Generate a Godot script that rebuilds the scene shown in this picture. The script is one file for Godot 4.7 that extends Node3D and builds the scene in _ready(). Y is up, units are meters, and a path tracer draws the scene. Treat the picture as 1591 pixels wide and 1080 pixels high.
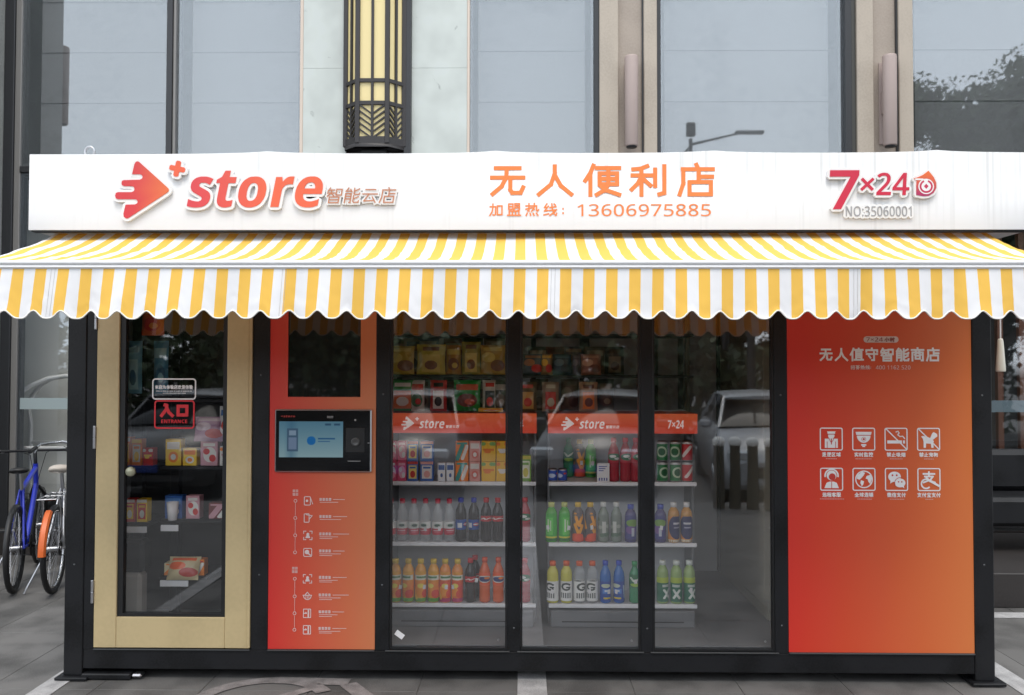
extends Node3D
# A small unmanned convenience kiosk in front of a hotel facade. y is up, metres; the kiosk's front is the plane z = 0.

var M := {}
var taken := {}
var rng := RandomNumberGenerator.new()
const CAM := Vector3(-0.0163, 1.64, 4.4044)

# ------------------------------------------------------------------ strokes of the written characters (0..100, y down)
const GLYPH := {
	"无": "18 14 82 14;8 42 92 42;48 14 46 42 34 68 10 91;57 42 57 78 62 87 84 87 91 70",
	"人": "50 8 50 30 40 62 8 92;50 34 66 66 94 92",
	"便": "28 6 20 28 6 52;20 30 20 94;36 14 96 14;44 30 90 30 90 62 44 62 44 30;44 46 90 46;67 14 67 62 56 80 36 93;46 66 62 80 96 93",
	"利": "46 8 28 16 8 18;6 36 56 36;30 16 30 94;30 40 20 60 4 78;32 44 54 66;66 18 66 68;90 8 90 88 76 92",
	"店": "50 4 54 14;14 18 94 18;16 18 16 60 6 93;56 26 56 56;56 40 92 40;32 56 88 56 88 92 32 92 32 56",
	"智": "20 6 8 26;14 18 48 18;6 36 52 36;30 18 28 36 8 56;32 40 48 54;60 14 92 14 92 48 60 48 60 14;22 60 80 60 80 94 22 94 22 60;22 77 80 77",
	"能": "24 6 10 26 42 24;36 14 46 30;10 40 44 40 44 93 36 93;10 40 10 94;10 56 44 56;10 72 44 72;60 8 60 40 66 44 92 44 94 36;90 12 62 26;60 52 60 86 66 92 92 92 94 82;90 58 62 72",
	"云": "20 16 80 16;6 42 94 42;44 42 18 84 80 80;66 60 88 92",
	"加": "8 28 48 28 46 84 36 90 28 86;28 8 28 30 22 66 6 92;60 22 92 22 92 86 60 86 60 22",
	"盟": "12 8 42 8 42 46 12 46 12 8;12 27 42 27;56 6 88 6 88 52 78 54;56 6 56 34 48 54;56 21 88 21;56 36 88 36;16 60 84 60 84 90;16 60 16 90;38 60 38 90;61 60 61 90;4 91 96 91",
	"热": "6 22 46 22;28 4 28 60 18 58;6 46 46 36;52 22 82 22 82 54 88 60 96 50;66 4 66 26 60 46 46 62;52 36 66 48;16 74 8 92;36 76 40 92;58 76 64 92;80 74 92 92",
	"线": "28 6 10 34 32 32;38 24 10 60 36 56;6 88 40 80;48 34 92 28;46 56 96 50;62 6 66 46 78 80 92 92 96 76;88 60 48 92;78 8 88 18",
	"值": "28 6 20 28 6 52;20 30 20 94;36 16 96 16;66 6 62 26;46 26 86 26 86 84;46 26 46 84;46 41 86 41;46 55 86 55;46 70 86 70;34 88 98 88",
	"守": "50 4 54 14;10 30 10 18 90 18 90 30;12 46 90 46;66 32 66 90 50 90;28 58 40 74",
	"商": "50 2 52 12;6 16 94 16;34 20 40 30;66 20 60 30;12 94 12 34 88 34 88 92 78 92;42 40 28 52;58 40 74 52;34 58 66 58 66 80 34 80 34 58",
	"小": "50 6 50 90 38 88;26 34 10 70;74 34 92 70",
	"时": "10 18 40 18 40 82 10 82 10 18;10 50 40 50;48 32 96 32;80 8 80 90 66 88;54 48 64 66",
	"入": "34 8 48 12 46 40 8 92;50 34 66 66 94 92",
	"口": "16 18 84 18 84 86 16 86 16 18",
	"招": "6 26 38 26;24 6 24 92 12 86;6 62 40 50;50 12 92 12 90 42 80 44;66 12 62 34 46 50;52 58 90 58 90 92 52 92 52 58",
	"募": "6 12 94 12;32 4 32 20;68 4 68 20;24 26 76 26 76 52 24 52 24 26;24 39 76 39;6 58 94 58;24 74 72 74 68 92 56 92;46 64 40 82 20 94",
	"巡": "22 8 30 18;8 36 26 36 26 74 10 90;26 80 50 90 96 92;48 6 38 28 48 48 40 70;64 6 54 28 64 48 56 70;82 6 72 28 84 48 74 70",
	"逻": "22 8 30 18;8 36 26 36 26 74 10 90;26 80 50 90 96 92;42 10 90 10 90 30 42 30 42 10;58 10 58 30;74 10 74 30;60 34 42 56;54 44 86 44 72 66 44 80;56 54 64 62",
	"区": "88 12 14 12 14 90 92 90;74 24 54 52 28 76;34 30 76 74",
	"域": "6 32 36 32;20 10 20 74;4 80 40 68;40 24 96 24;48 40 66 40 66 60 48 60 48 40;42 76 70 70;74 6 78 50 88 86 96 72;92 42 76 74 58 92;84 8 92 16",
	"实": "50 4 54 14;10 30 10 18 90 18 90 30;30 32 42 40;24 48 36 56;8 64 92 64;56 28 54 62 38 80 12 92;58 70 84 92",
	"监": "18 10 18 46;34 6 34 50;54 8 46 28;50 22 90 22;62 32 74 42;18 58 82 58 82 90;18 58 18 90;39 58 39 90;60 58 60 90;6 91 94 91",
	"控": "6 26 36 26;22 6 22 92 12 86;6 62 38 50;66 4 68 12;44 28 44 16 94 16 94 28;58 26 46 44;76 26 92 42;50 52 90 52;70 52 70 90;42 90 96 90",
	"禁": "6 18 46 18;26 4 26 44;24 22 6 40;28 22 44 36;54 18 94 18;74 4 74 44;72 22 56 38;76 22 94 38;22 52 78 52;8 64 92 64;50 64 50 92 40 90;30 72 16 88;70 72 84 88",
	"止": "52 8 52 88;52 42 86 42;24 34 24 88;6 88 94 88",
	"吸": "8 18 32 18 32 72 8 72 8 18;40 14 78 14 70 40 90 40 76 68 44 92;52 14 50 50 38 88;54 44 68 70 94 92",
	"烟": "24 6 24 50 18 74 6 92;8 28 12 46;38 22 28 40;28 58 40 78;48 14 92 14 92 90 48 90 48 14;54 34 86 34;70 20 70 44 56 66;70 46 84 66;48 80 92 80",
	"宠": "50 4 54 14;10 30 10 18 90 18 90 30;12 44 90 44;46 26 40 62 14 92;56 44 56 80 62 88 88 88 92 74;66 28 78 38;82 52 66 68",
	"物": "16 14 8 40;10 30 42 30;26 6 26 94;6 66 42 54;54 8 42 40;50 24 92 24 88 88 74 88;64 26 42 66;78 26 52 78",
	"远": "22 8 30 18;8 36 26 36 26 74 10 90;26 80 50 90 96 92;44 14 86 14;38 34 94 34;56 34 52 56 38 70;72 34 72 64 78 70 92 70 94 58",
	"程": "42 8 26 14 10 16;6 34 46 34;26 14 26 94;26 38 6 72;28 42 44 60;56 12 90 12 90 38 56 38 56 12;52 52 94 52;56 70 90 70;73 52 73 90;48 91 98 91",
	"客": "50 4 54 14;10 28 10 18 90 18 90 28;44 24 16 50;36 36 72 36 46 58 8 70;34 40 60 56 92 68;30 68 72 68 72 92 30 92 30 68",
	"服": "12 8 12 60 6 92;12 8 40 8 40 92 30 90;12 32 40 32;12 56 40 56;54 8 88 8 88 32 78 32;54 8 54 94;56 44 90 44 78 72 58 92;62 50 76 74 94 92",
	"全": "50 6 30 34 6 52;50 6 70 34 94 52;26 48 74 48;28 68 72 68;50 48 50 90;8 90 92 90",
	"球": "6 14 40 14;8 42 38 42;22 14 22 76;4 80 40 70;44 24 94 24;68 6 68 90 58 90;50 40 58 52;66 54 44 76;88 36 72 50;72 54 94 78;78 8 88 16",
	"连": "22 8 30 18;8 36 26 36 26 74 10 90;26 80 50 90 96 92;40 16 92 16;58 4 48 40 90 40;38 58 94 58;68 28 68 78",
	"锁": "22 6 6 32;14 22 38 22;12 42 38 42;6 60 40 60;22 42 22 88 38 76;52 8 58 24;90 8 82 24;70 4 70 30;52 34 88 34 88 72;52 34 52 72;70 44 68 70 48 92;74 74 90 90",
	"微": "22 6 6 26;26 26 6 52;18 42 18 94;36 10 36 26 60 26 60 10;48 4 48 26;34 38 62 38;38 48 38 70 30 90;38 48 54 48 54 84 62 76;72 6 64 40;68 24 96 24;86 24 78 68 62 92;70 40 80 70 96 92",
	"信": "28 6 20 28 6 52;20 30 20 94;62 4 66 12;36 20 96 20;46 38 86 38;46 54 86 54;46 70 86 70 86 92 46 92 46 70",
	"支": "50 4 50 40;10 20 90 20;20 42 78 42 60 70 10 92;30 50 54 76 92 92",
	"付": "28 6 20 28 6 52;20 30 20 94;38 32 96 32;76 6 76 90 62 88;48 46 60 64",
	"宝": "50 4 54 14;10 30 10 18 90 18 90 30;22 42 78 42;26 64 74 64;50 42 50 90;8 90 92 90;64 70 76 80",
	"：": "14 40 14 46;14 72 14 78",
	"本": "6 28 94 28;50 6 50 94;48 30 30 60 6 76;52 30 70 60 94 76;32 72 68 72",
	"为": "24 10 34 22;10 36 84 36 78 88 62 86;50 6 44 44 8 92;52 54 62 68",
	"体": "28 6 20 28 6 52;20 30 20 94;36 28 96 28;66 6 66 94;64 32 50 58 34 72;68 32 82 58 98 72;52 74 80 74",
	"验": "8 12 38 12 34 58;14 28 12 48 40 48 38 88 26 88;6 70 32 66;66 6 44 38;66 6 94 38;54 42 80 42;52 56 56 74;66 54 70 72;90 54 80 84;44 90 96 90",
	"欢": "8 20 42 20 28 60 6 90;12 40 42 82;60 6 46 42;54 24 92 24 86 40;70 26 66 60 42 92;68 54 94 92",
	"迎": "22 8 30 18;8 36 26 36 26 74 10 90;26 80 50 90 96 92;56 8 42 16 42 68 58 60;66 16 92 16 92 60 82 62;66 16 66 80",
}


# ------------------------------------------------------------------ materials
func lin(r: float, g: float, b: float) -> Color:
	return Color(r, g, b).linear_to_srgb()


func mat(c: Color, rough := 0.6, metal := 0.0, spec := 0.5) -> StandardMaterial3D:
	var m := StandardMaterial3D.new()
	m.albedo_color = c
	m.roughness = rough
	m.metallic = metal
	m.metallic_specular = spec
	return m


func vmat(rough := 0.6) -> StandardMaterial3D:   # coloured by the vertices (print, dyed cloth)
	var m := mat(Color.WHITE, rough)
	m.vertex_color_use_as_albedo = true
	return m


# glass with a thin reflecting coat: a share of the light is mirrored, the rest passes
func coated_glass(share: float, tint: Color) -> ORMMaterial3D:
	var m := ORMMaterial3D.new()
	var im := Image.create(4, 4, false, Image.FORMAT_RGB8)
	im.fill(Color8(255, 5, 255))
	m.orm_texture = ImageTexture.create_from_image(im)
	m.albedo_color = Color(tint.r, tint.g, tint.b, share)
	m.transparency = BaseMaterial3D.TRANSPARENCY_ALPHA
	return m


func tex(im: Image) -> ImageTexture:
	im.generate_mipmaps()
	return ImageTexture.create_from_image(im)


# a picture of mottled stone or dirt: two scales of noise between two greys
func mottled(size: int, f1: float, f2: float, lo: float, hi: float, seed_: int, share := 0.5) -> Image:
	var a := FastNoiseLite.new(); a.seed = seed_; a.frequency = f1; a.fractal_octaves = 4
	var b := FastNoiseLite.new(); b.seed = seed_ + 7; b.frequency = f2; b.fractal_octaves = 2
	var ia := a.get_seamless_image(size, size); var ib := b.get_seamless_image(size, size)
	var im := Image.create(size, size, false, Image.FORMAT_RGB8)
	for y in size:
		for x in size:
			var v: float = lerpf(lo, hi, ia.get_pixel(x, y).r * (1.0 - share) + ib.get_pixel(x, y).r * share)
			im.set_pixel(x, y, Color(v, v, v))
	return im


func triplanar(m: StandardMaterial3D, im: Image, scale: float, rough_too := false) -> StandardMaterial3D:
	m.albedo_texture = tex(im)
	m.uv1_triplanar = true
	m.uv1_world_triplanar = true
	m.uv1_scale = Vector3.ONE * scale
	return m


# ------------------------------------------------------------------ shapes
func S() -> SurfaceTool:
	var st := SurfaceTool.new()
	st.begin(Mesh.PRIMITIVE_TRIANGLES)
	st.set_smooth_group(-1)
	st.set_color(Color.WHITE)
	return st


func face(st: SurfaceTool, p: Array, out: Vector3) -> void:
	var n: Vector3 = (p[1] - p[0]).cross(p[2] - p[0])
	var q := p.duplicate()
	if n.dot(out) > 0.0:
		q.reverse()
	for i in range(1, q.size() - 1):
		st.add_vertex(q[0]); st.add_vertex(q[i]); st.add_vertex(q[i + 1])


func box(st: SurfaceTool, lo: Vector3, hi: Vector3, bev := 0.0, xf := Transform3D.IDENTITY) -> void:
	var c := (lo + hi) / 2.0
	var h := (hi - lo) / 2.0
	h = h.abs()
	bev = minf(bev, minf(h.x, minf(h.y, h.z)) * 0.9)
	var b := xf.basis
	var pt := func(s: Vector3, ax: int) -> Vector3:
		var v := Vector3(s.x * h.x, s.y * h.y, s.z * h.z)
		for k in 3:
			if k != ax:
				v[k] -= s[k] * bev
		return xf * (c + v)
	for ax in 3:
		var u := (ax + 1) % 3
		var w := (ax + 2) % 3
		for s in [-1.0, 1.0]:
			var p := []
			for k in [[-1, -1], [1, -1], [1, 1], [-1, 1]]:
				var sg := Vector3.ZERO
				sg[ax] = s; sg[u] = k[0]; sg[w] = k[1]
				p.append(pt.call(sg, ax))
			var o := Vector3.ZERO
			o[ax] = s
			face(st, p, b * o)
		if bev > 0.0:
			for k in [[-1, -1], [1, -1], [1, 1], [-1, 1]]:   # the edge along ax
				var e0 := Vector3.ZERO
				e0[u] = k[0]; e0[w] = k[1]
				var e1 := e0
				e0[ax] = -1; e1[ax] = 1
				var o2 := Vector3.ZERO
				o2[u] = k[0]; o2[w] = k[1]
				face(st, [pt.call(e0, u), pt.call(e1, u), pt.call(e1, w), pt.call(e0, w)], b * o2)
	if bev > 0.0:
		for x in [-1.0, 1.0]:
			for y in [-1.0, 1.0]:
				for z in [-1.0, 1.0]:
					var s := Vector3(x, y, z)
					face(st, [pt.call(s, 0), pt.call(s, 1), pt.call(s, 2)], b * s)


# a rectangular bar from a to b
func bar(st: SurfaceTool, a: Vector3, b: Vector3, w: float, d: float, up := Vector3.UP, bev := 0.0) -> void:
	var y := (b - a).normalized()
	var x := y.cross(up)
	if x.length() < 0.01:
		x = y.cross(Vector3.BACK if absf(y.z) < 0.9 else Vector3.RIGHT)
	x = x.normalized()
	var z := x.cross(y)
	var l := (b - a).length()
	box(st, Vector3(-w / 2, 0, -d / 2), Vector3(w / 2, l, d / 2), bev, Transform3D(Basis(x, y, z), a))


func tube(st: SurfaceTool, pts: Array, r, n := 8, closed := false, caps := true) -> void:
	var rings := []
	var m := pts.size()
	var side := Vector3.ZERO
	for i in m:
		var t: Vector3
		if closed:
			t = pts[(i + 1) % m] - pts[(i - 1 + m) % m]
		else:
			t = pts[mini(i + 1, m - 1)] - pts[maxi(i - 1, 0)]
		t = t.normalized()
		if side == Vector3.ZERO:
			side = t.cross(Vector3.UP if absf(t.y) < 0.9 else Vector3.RIGHT)
		side = (side - t * side.dot(t)).normalized()
		var up := side.cross(t)
		var rad: float = r[i] if r is Array else r
		var ring := []
		for k in n:
			var a := TAU * k / n
			ring.append(pts[i] + side * cos(a) * rad + up * sin(a) * rad)
		rings.append(ring)
	st.set_smooth_group(1)
	for i in (m if closed else m - 1):
		var A: Array = rings[i]
		var B: Array = rings[(i + 1) % m]
		for k in n:
			var k2 := (k + 1) % n
			var o: Vector3 = A[k] - pts[i] + A[k2] - pts[i]
			face(st, [A[k], A[k2], B[k2], B[k]], o)
	st.set_smooth_group(-1)
	if caps and not closed:
		face(st, rings[0], pts[0] - pts[1])
		face(st, rings[m - 1], pts[m - 1] - pts[m - 2])


# turned shape; prof holds (radius, height); xf places it
func lathe(st: SurfaceTool, prof: Array, n: int, xf := Transform3D.IDENTITY, smooth := true) -> void:
	st.set_smooth_group(1 if smooth else -1)
	for i in prof.size() - 1:
		var p: Vector2 = prof[i]
		var q: Vector2 = prof[i + 1]
		for k in n:
			var a := TAU * k / n
			var b := TAU * (k + 1) / n
			var A := Vector3(cos(a) * p.x, p.y, sin(a) * p.x)
			var B := Vector3(cos(b) * p.x, p.y, sin(b) * p.x)
			var C := Vector3(cos(b) * q.x, q.y, sin(b) * q.x)
			var D := Vector3(cos(a) * q.x, q.y, sin(a) * q.x)
			var d := q - p
			var mid := (a + b) / 2
			var o := Vector3(cos(mid) * d.y, -d.x, sin(mid) * d.y)
			if p.x < 1e-5:
				face(st, [xf * A, xf * C, xf * D], xf.basis * o)
			elif q.x < 1e-5:
				face(st, [xf * A, xf * B, xf * C], xf.basis * o)
			else:
				face(st, [xf * A, xf * B, xf * C, xf * D], xf.basis * o)
	st.set_smooth_group(-1)


# an open cylinder sheet with uv, for the printed sleeve of a bottle or can
func sleeve(prof: Array, n: int) -> SurfaceTool:
	var st := SurfaceTool.new()
	st.begin(Mesh.PRIMITIVE_TRIANGLES)
	st.set_smooth_group(1)
	var y0: float = prof[0].y
	var y1: float = prof[-1].y
	for i in prof.size() - 1:
		for k in n:
			var c := [[i, k], [i + 1, k], [i + 1, k + 1], [i, k], [i + 1, k + 1], [i, k + 1]]
			for e in c:
				var p: Vector2 = prof[e[0]]
				var a: float = -TAU * e[1] / n - PI / 2   # u = 0.5 faces +z
				st.set_uv(Vector2(float(e[1]) / n, 1.0 - (p.y - y0) / (y1 - y0)))
				st.add_vertex(Vector3(cos(a) * p.x, p.y, sin(a) * p.x))
	return st


# a flat quad with uv facing +z
func print_quad(x0: float, y0: float, x1: float, y1: float, z: float, part := Rect2(0, 0, 1, 1)) -> SurfaceTool:
	var st := SurfaceTool.new()
	st.begin(Mesh.PRIMITIVE_TRIANGLES)
	for e in [[0, 0], [0, 1], [1, 1], [0, 0], [1, 1], [1, 0]]:
		st.set_uv(part.position + Vector2(e[0], 1 - e[1]) * part.size)
		st.add_vertex(Vector3(x1 if e[0] else x0, y1 if e[1] else y0, z))
	return st


func bridged(outer: PackedVector2Array, holes: Array) -> PackedVector2Array:
	var r := outer.duplicate()
	for h in holes:
		var best := INF
		var bi := 0
		var bj := 0
		for i in r.size():
			for j in h.size():
				var d: float = r[i].distance_squared_to(h[j])
				if d < best:
					best = d; bi = i; bj = j
		var n := PackedVector2Array()
		for i in bi + 1:
			n.append(r[i])
		for j in h.size() + 1:
			n.append(h[(bj + j) % h.size()])
		for i in range(bi, r.size()):
			n.append(r[i])
		r = n
	return r


# a flat outline (with holes), front face at z1 and walls back to z0; tint is a Color or a function of the point
func prism(st: SurfaceTool, outer: PackedVector2Array, holes: Array, z0: float, z1: float, tint = null, walls := true) -> void:
	if Geometry2D.is_polygon_clockwise(outer):
		outer = outer.duplicate(); outer.reverse()
	var hs := []
	for h in holes:
		var g: PackedVector2Array = h.duplicate()
		if not Geometry2D.is_polygon_clockwise(g):
			g.reverse()
		hs.append(g)
	var whole := bridged(outer, hs)
	var idx := Geometry2D.triangulate_polygon(whole)
	if idx.is_empty():
		whole = outer
		idx = Geometry2D.triangulate_polygon(whole)
	var col := func(p: Vector2) -> Color:
		return tint.call(p) if tint is Callable else (tint if tint is Color else Color.WHITE)
	for i in range(0, idx.size(), 3):
		var a := whole[idx[i]]
		var b := whole[idx[i + 1]]
		var c := whole[idx[i + 2]]
		var t := [a, c, b] if (b - a).cross(c - a) > 0 else [a, b, c]
		for p in t:
			st.set_color(col.call(p))
			st.add_vertex(Vector3(p.x, p.y, z1))
	if walls:
		for ring in [outer] + hs:
			for i in ring.size():
				var p: Vector2 = ring[i]
				var q: Vector2 = ring[(i + 1) % ring.size()]
				var d := (q - p).orthogonal()   # left of travel is inside for a counter-clockwise ring
				for e in [[p, z0], [q, z1], [q, z0], [p, z0], [p, z1], [q, z1]]:
					st.set_color(col.call(e[0]))
					st.add_vertex(Vector3(e[0].x, e[0].y, e[1]))
	st.set_color(Color.WHITE)


# ------------------------------------------------------------------ lettering
func font(bold: bool) -> RID:
	var key := "font_bold" if bold else "font"
	if not M.has(key):
		var f := SystemFont.new()
		f.font_names = PackedStringArray(["Droid Sans"])
		f.font_weight = 700 if bold else 400
		M[key] = f
	return M[key].get_rids()[0]


# outlines of a text, fitted between x0 and x1 on the base line y0 with capitals h high
func text_shapes(text: String, bold: bool, x0: float, x1: float, y0: float, h: float, shear := 0.0) -> Array:
	var ts := TextServerManager.get_primary_interface()
	var rid := font(bold)
	var rings := []
	var pen := 0.0
	var left := INF
	var right := -INF
	for ch in text:
		var gi := ts.font_get_glyph_index(rid, 200, ch.unicode_at(0), 0)
		var c := ts.font_get_glyph_contours(rid, 200, gi)
		var start := 0
		var glyph := []
		if c.has("contours"):
			for e in c.contours:
				var ring := PackedVector2Array()
				for i in range(start, e + 1):
					var p := Vector2(c.points[i].x + pen, -c.points[i].y)
					left = minf(left, p.x); right = maxf(right, p.x)
					if ring.is_empty() or ring[-1].distance_to(p) > 0.4:
						ring.append(p)
				start = e + 1
				if ring.size() > 2 and ring[0].distance_to(ring[-1]) < 0.4:
					ring.remove_at(ring.size() - 1)
				if ring.size() > 2:
					glyph.append(ring)
		rings.append(glyph)
		pen += ts.font_get_glyph_advance(rid, 200, gi).x
	var sx := (x1 - x0) / maxf(right - left, 1.0)
	var sy := h / 143.0
	var shapes := []
	for glyph in rings:
		var scaled := []
		for ring in glyph:
			var r := PackedVector2Array()
			for p in ring:
				var q := Vector2((p.x - left) * sx + x0, p.y * sy)
				r.append(Vector2(q.x + q.y * shear, q.y + y0))
			scaled.append(r)
		var outers := []
		for r in scaled:
			var inside := false
			for o in scaled:
				if o != r and Geometry2D.is_point_in_polygon(r[0], o):
					inside = true
			if not inside:
				outers.append({"outer": r, "holes": []})
		for r in scaled:
			for o in outers:
				if r != o.outer and Geometry2D.is_point_in_polygon(r[0], o.outer):
					o.holes.append(r)
		shapes.append_array(outers)
	return shapes


func letters(st: SurfaceTool, text: String, bold: bool, x0: float, x1: float, y0: float, h: float, z0: float, z1: float, tint = null, shear := 0.0, walls := true) -> void:
	for s in text_shapes(text, bold, x0, x1, y0, h, shear):
		prism(st, s.outer, s.holes, z0, z1, tint, walls)


# the same, grown outwards by d: the white back plates of the raised letters
func letter_backs(st: SurfaceTool, shapes: Array, d: float, z0: float, z1: float) -> void:
	var k := 0
	for s in shapes:
		var grown := Geometry2D.offset_polygon(s.outer, d, Geometry2D.JOIN_ROUND)
		var holes := []
		for h in s.holes:
			var g: PackedVector2Array = h.duplicate()
			if Geometry2D.is_polygon_clockwise(g):
				g.reverse()
			for q in Geometry2D.offset_polygon(g, -d, Geometry2D.JOIN_MITER):
				if absf(area(q)) > 4e-5:
					holes.append(q)
		for o in grown:
			prism(st, o, holes, z0, z1 + 0.0004 * (k % 3))
		k += 1


func area(p: PackedVector2Array) -> float:
	var a := 0.0
	for i in p.size():
		a += p[i].cross(p[(i + 1) % p.size()])
	return a / 2


# one straight stroke lying on a surface that faces +z
func stroke(st: SurfaceTool, a: Vector2, b: Vector2, t: float, z: float, back := 0.0) -> void:
	var d := (b - a)
	if d.length() < 1e-6:
		return
	d = d.normalized()
	var n := Vector2(-d.y, d.x) * t / 2
	a -= d * t * 0.42
	b += d * t * 0.42
	var p := [Vector3(a.x + n.x, a.y + n.y, z), Vector3(b.x + n.x, b.y + n.y, z), Vector3(b.x - n.x, b.y - n.y, z), Vector3(a.x - n.x, a.y - n.y, z)]
	face(st, p, Vector3.BACK)
	if back > 0.0:
		var c: Vector3 = (p[0] + p[2]) / 2
		for i in 4:
			var q: Vector3 = p[i]
			var r: Vector3 = p[(i + 1) % 4]
			face(st, [q, r, r - Vector3(0, 0, back), q - Vector3(0, 0, back)], (q + r) / 2 - c)


# written characters made of strokes; each w wide and h high, the first with its top left corner at x, y
func script_text(st: SurfaceTool, text: String, x: float, y: float, w: float, h: float, gap: float, t: float, z: float, shear := 0.0, back := 0.0) -> void:
	for ch in text:
		var k := 0
		if GLYPH.has(ch):
			for line in GLYPH[ch].split(";"):
				var v: PackedStringArray = line.split(" ")
				for i in range(0, v.size() - 3, 2):
					var a := Vector2(v[i].to_float() / 100 * w, -v[i + 1].to_float() / 100 * h)
					var b := Vector2(v[i + 2].to_float() / 100 * w, -v[i + 3].to_float() / 100 * h)
					a.x += (a.y + h) * shear; b.x += (b.y + h) * shear
					stroke(st, Vector2(x, y) + a, Vector2(x, y) + b, t, z + 0.00012 * k, back)
					k += 1
		x += (w * 0.4 if ch == "：" else w) + gap


func disc(st: SurfaceTool, c: Vector2, r: float, z: float, n := 20) -> void:
	var p := []
	for k in n:
		p.append(Vector3(c.x + cos(TAU * k / n) * r, c.y + sin(TAU * k / n) * r, z))
	face(st, p, Vector3.BACK)


func arc(st: SurfaceTool, c: Vector2, r: float, t: float, a0: float, a1: float, z: float, n := 20) -> void:
	for k in n:
		var a := lerpf(a0, a1, float(k) / n)
		var b := lerpf(a0, a1, float(k + 1) / n)
		var p := []
		for e in [[a, r - t / 2], [a, r + t / 2], [b, r + t / 2], [b, r - t / 2]]:
			p.append(Vector3(c.x + cos(e[0]) * e[1], c.y + sin(e[0]) * e[1], z))
		face(st, p, Vector3.BACK)


func flat(st: SurfaceTool, pts: Array, z: float) -> void:
	prism(st, PackedVector2Array(pts), [], z, z, null, false)


func round_rect(st: SurfaceTool, x0: float, y0: float, x1: float, y1: float, r: float, t: float, z: float) -> void:
	for e in [[x0 + r, y0, x1 - r, y0], [x0 + r, y1, x1 - r, y1], [x0, y0 + r, x0, y1 - r], [x1, y0 + r, x1, y1 - r]]:
		var a := Vector2(e[0], e[1])
		var b := Vector2(e[2], e[3])
		var n := (b - a).normalized().orthogonal() * t / 2
		face(st, [Vector3(a.x + n.x, a.y + n.y, z), Vector3(b.x + n.x, b.y + n.y, z), Vector3(b.x - n.x, b.y - n.y, z), Vector3(a.x - n.x, a.y - n.y, z)], Vector3.BACK)
	for e in [[x1 - r, y1 - r, 0.0], [x0 + r, y1 - r, PI / 2], [x0 + r, y0 + r, PI], [x1 - r, y0 + r, PI * 1.5]]:
		arc(st, Vector2(e[0], e[1]), r, t, e[2], e[2] + PI / 2, z, 5)


# ------------------------------------------------------------------ things
func num(parent: Node, called: String) -> String:
	var key := "%d/%s" % [parent.get_instance_id(), called]
	var n: int = taken.get(key, 0)
	taken[key] = n + 1
	return called if n == 0 else "%s_%03d" % [called, n]


func obj(called: String, st: SurfaceTool, m: Material, parent: Node = self) -> MeshInstance3D:
	st.generate_normals()
	var o := MeshInstance3D.new()
	o.mesh = st.commit()
	o.mesh.surface_set_material(0, m)
	o.name = num(parent, called)
	parent.add_child(o, true)
	return o


func again(called: String, mesh: Mesh, m: Material, at: Transform3D, parent: Node) -> MeshInstance3D:
	var o := MeshInstance3D.new()
	o.mesh = mesh
	if m:
		o.material_override = m
	o.name = num(parent, called)
	o.transform = at
	parent.add_child(o, true)
	return o


func tag(o: Node, label: String, category := "", group := "", kind := "") -> Node:
	if label: o.set_meta("label", label)
	if category: o.set_meta("category", category)
	if group: o.set_meta("group", group)
	if kind: o.set_meta("kind", kind)
	return o


func thing(called: String, label: String, category: String, at := Vector3.ZERO, turn := 0.0, group := "") -> Node3D:
	var o := Node3D.new()
	o.name = num(self, called)
	add_child(o)
	o.position = at
	o.rotation.y = turn
	tag(o, label, category, group)
	return o


func copy(root: Node3D, called: String, label: String, at: Vector3, turn := 0.0) -> Node3D:
	var r: Node3D = root.duplicate()
	r.name = num(self, called)
	add_child(r)
	r.position = at
	r.rotation = Vector3(0, turn, 0)
	r.set_meta("label", label)
	return r


func b1(called: String, lo: Vector3, hi: Vector3, m: Material, parent: Node = self, bev := 0.0) -> MeshInstance3D:
	var st := S()
	box(st, lo, hi, bev)
	return obj(called, st, m, parent)


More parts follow.
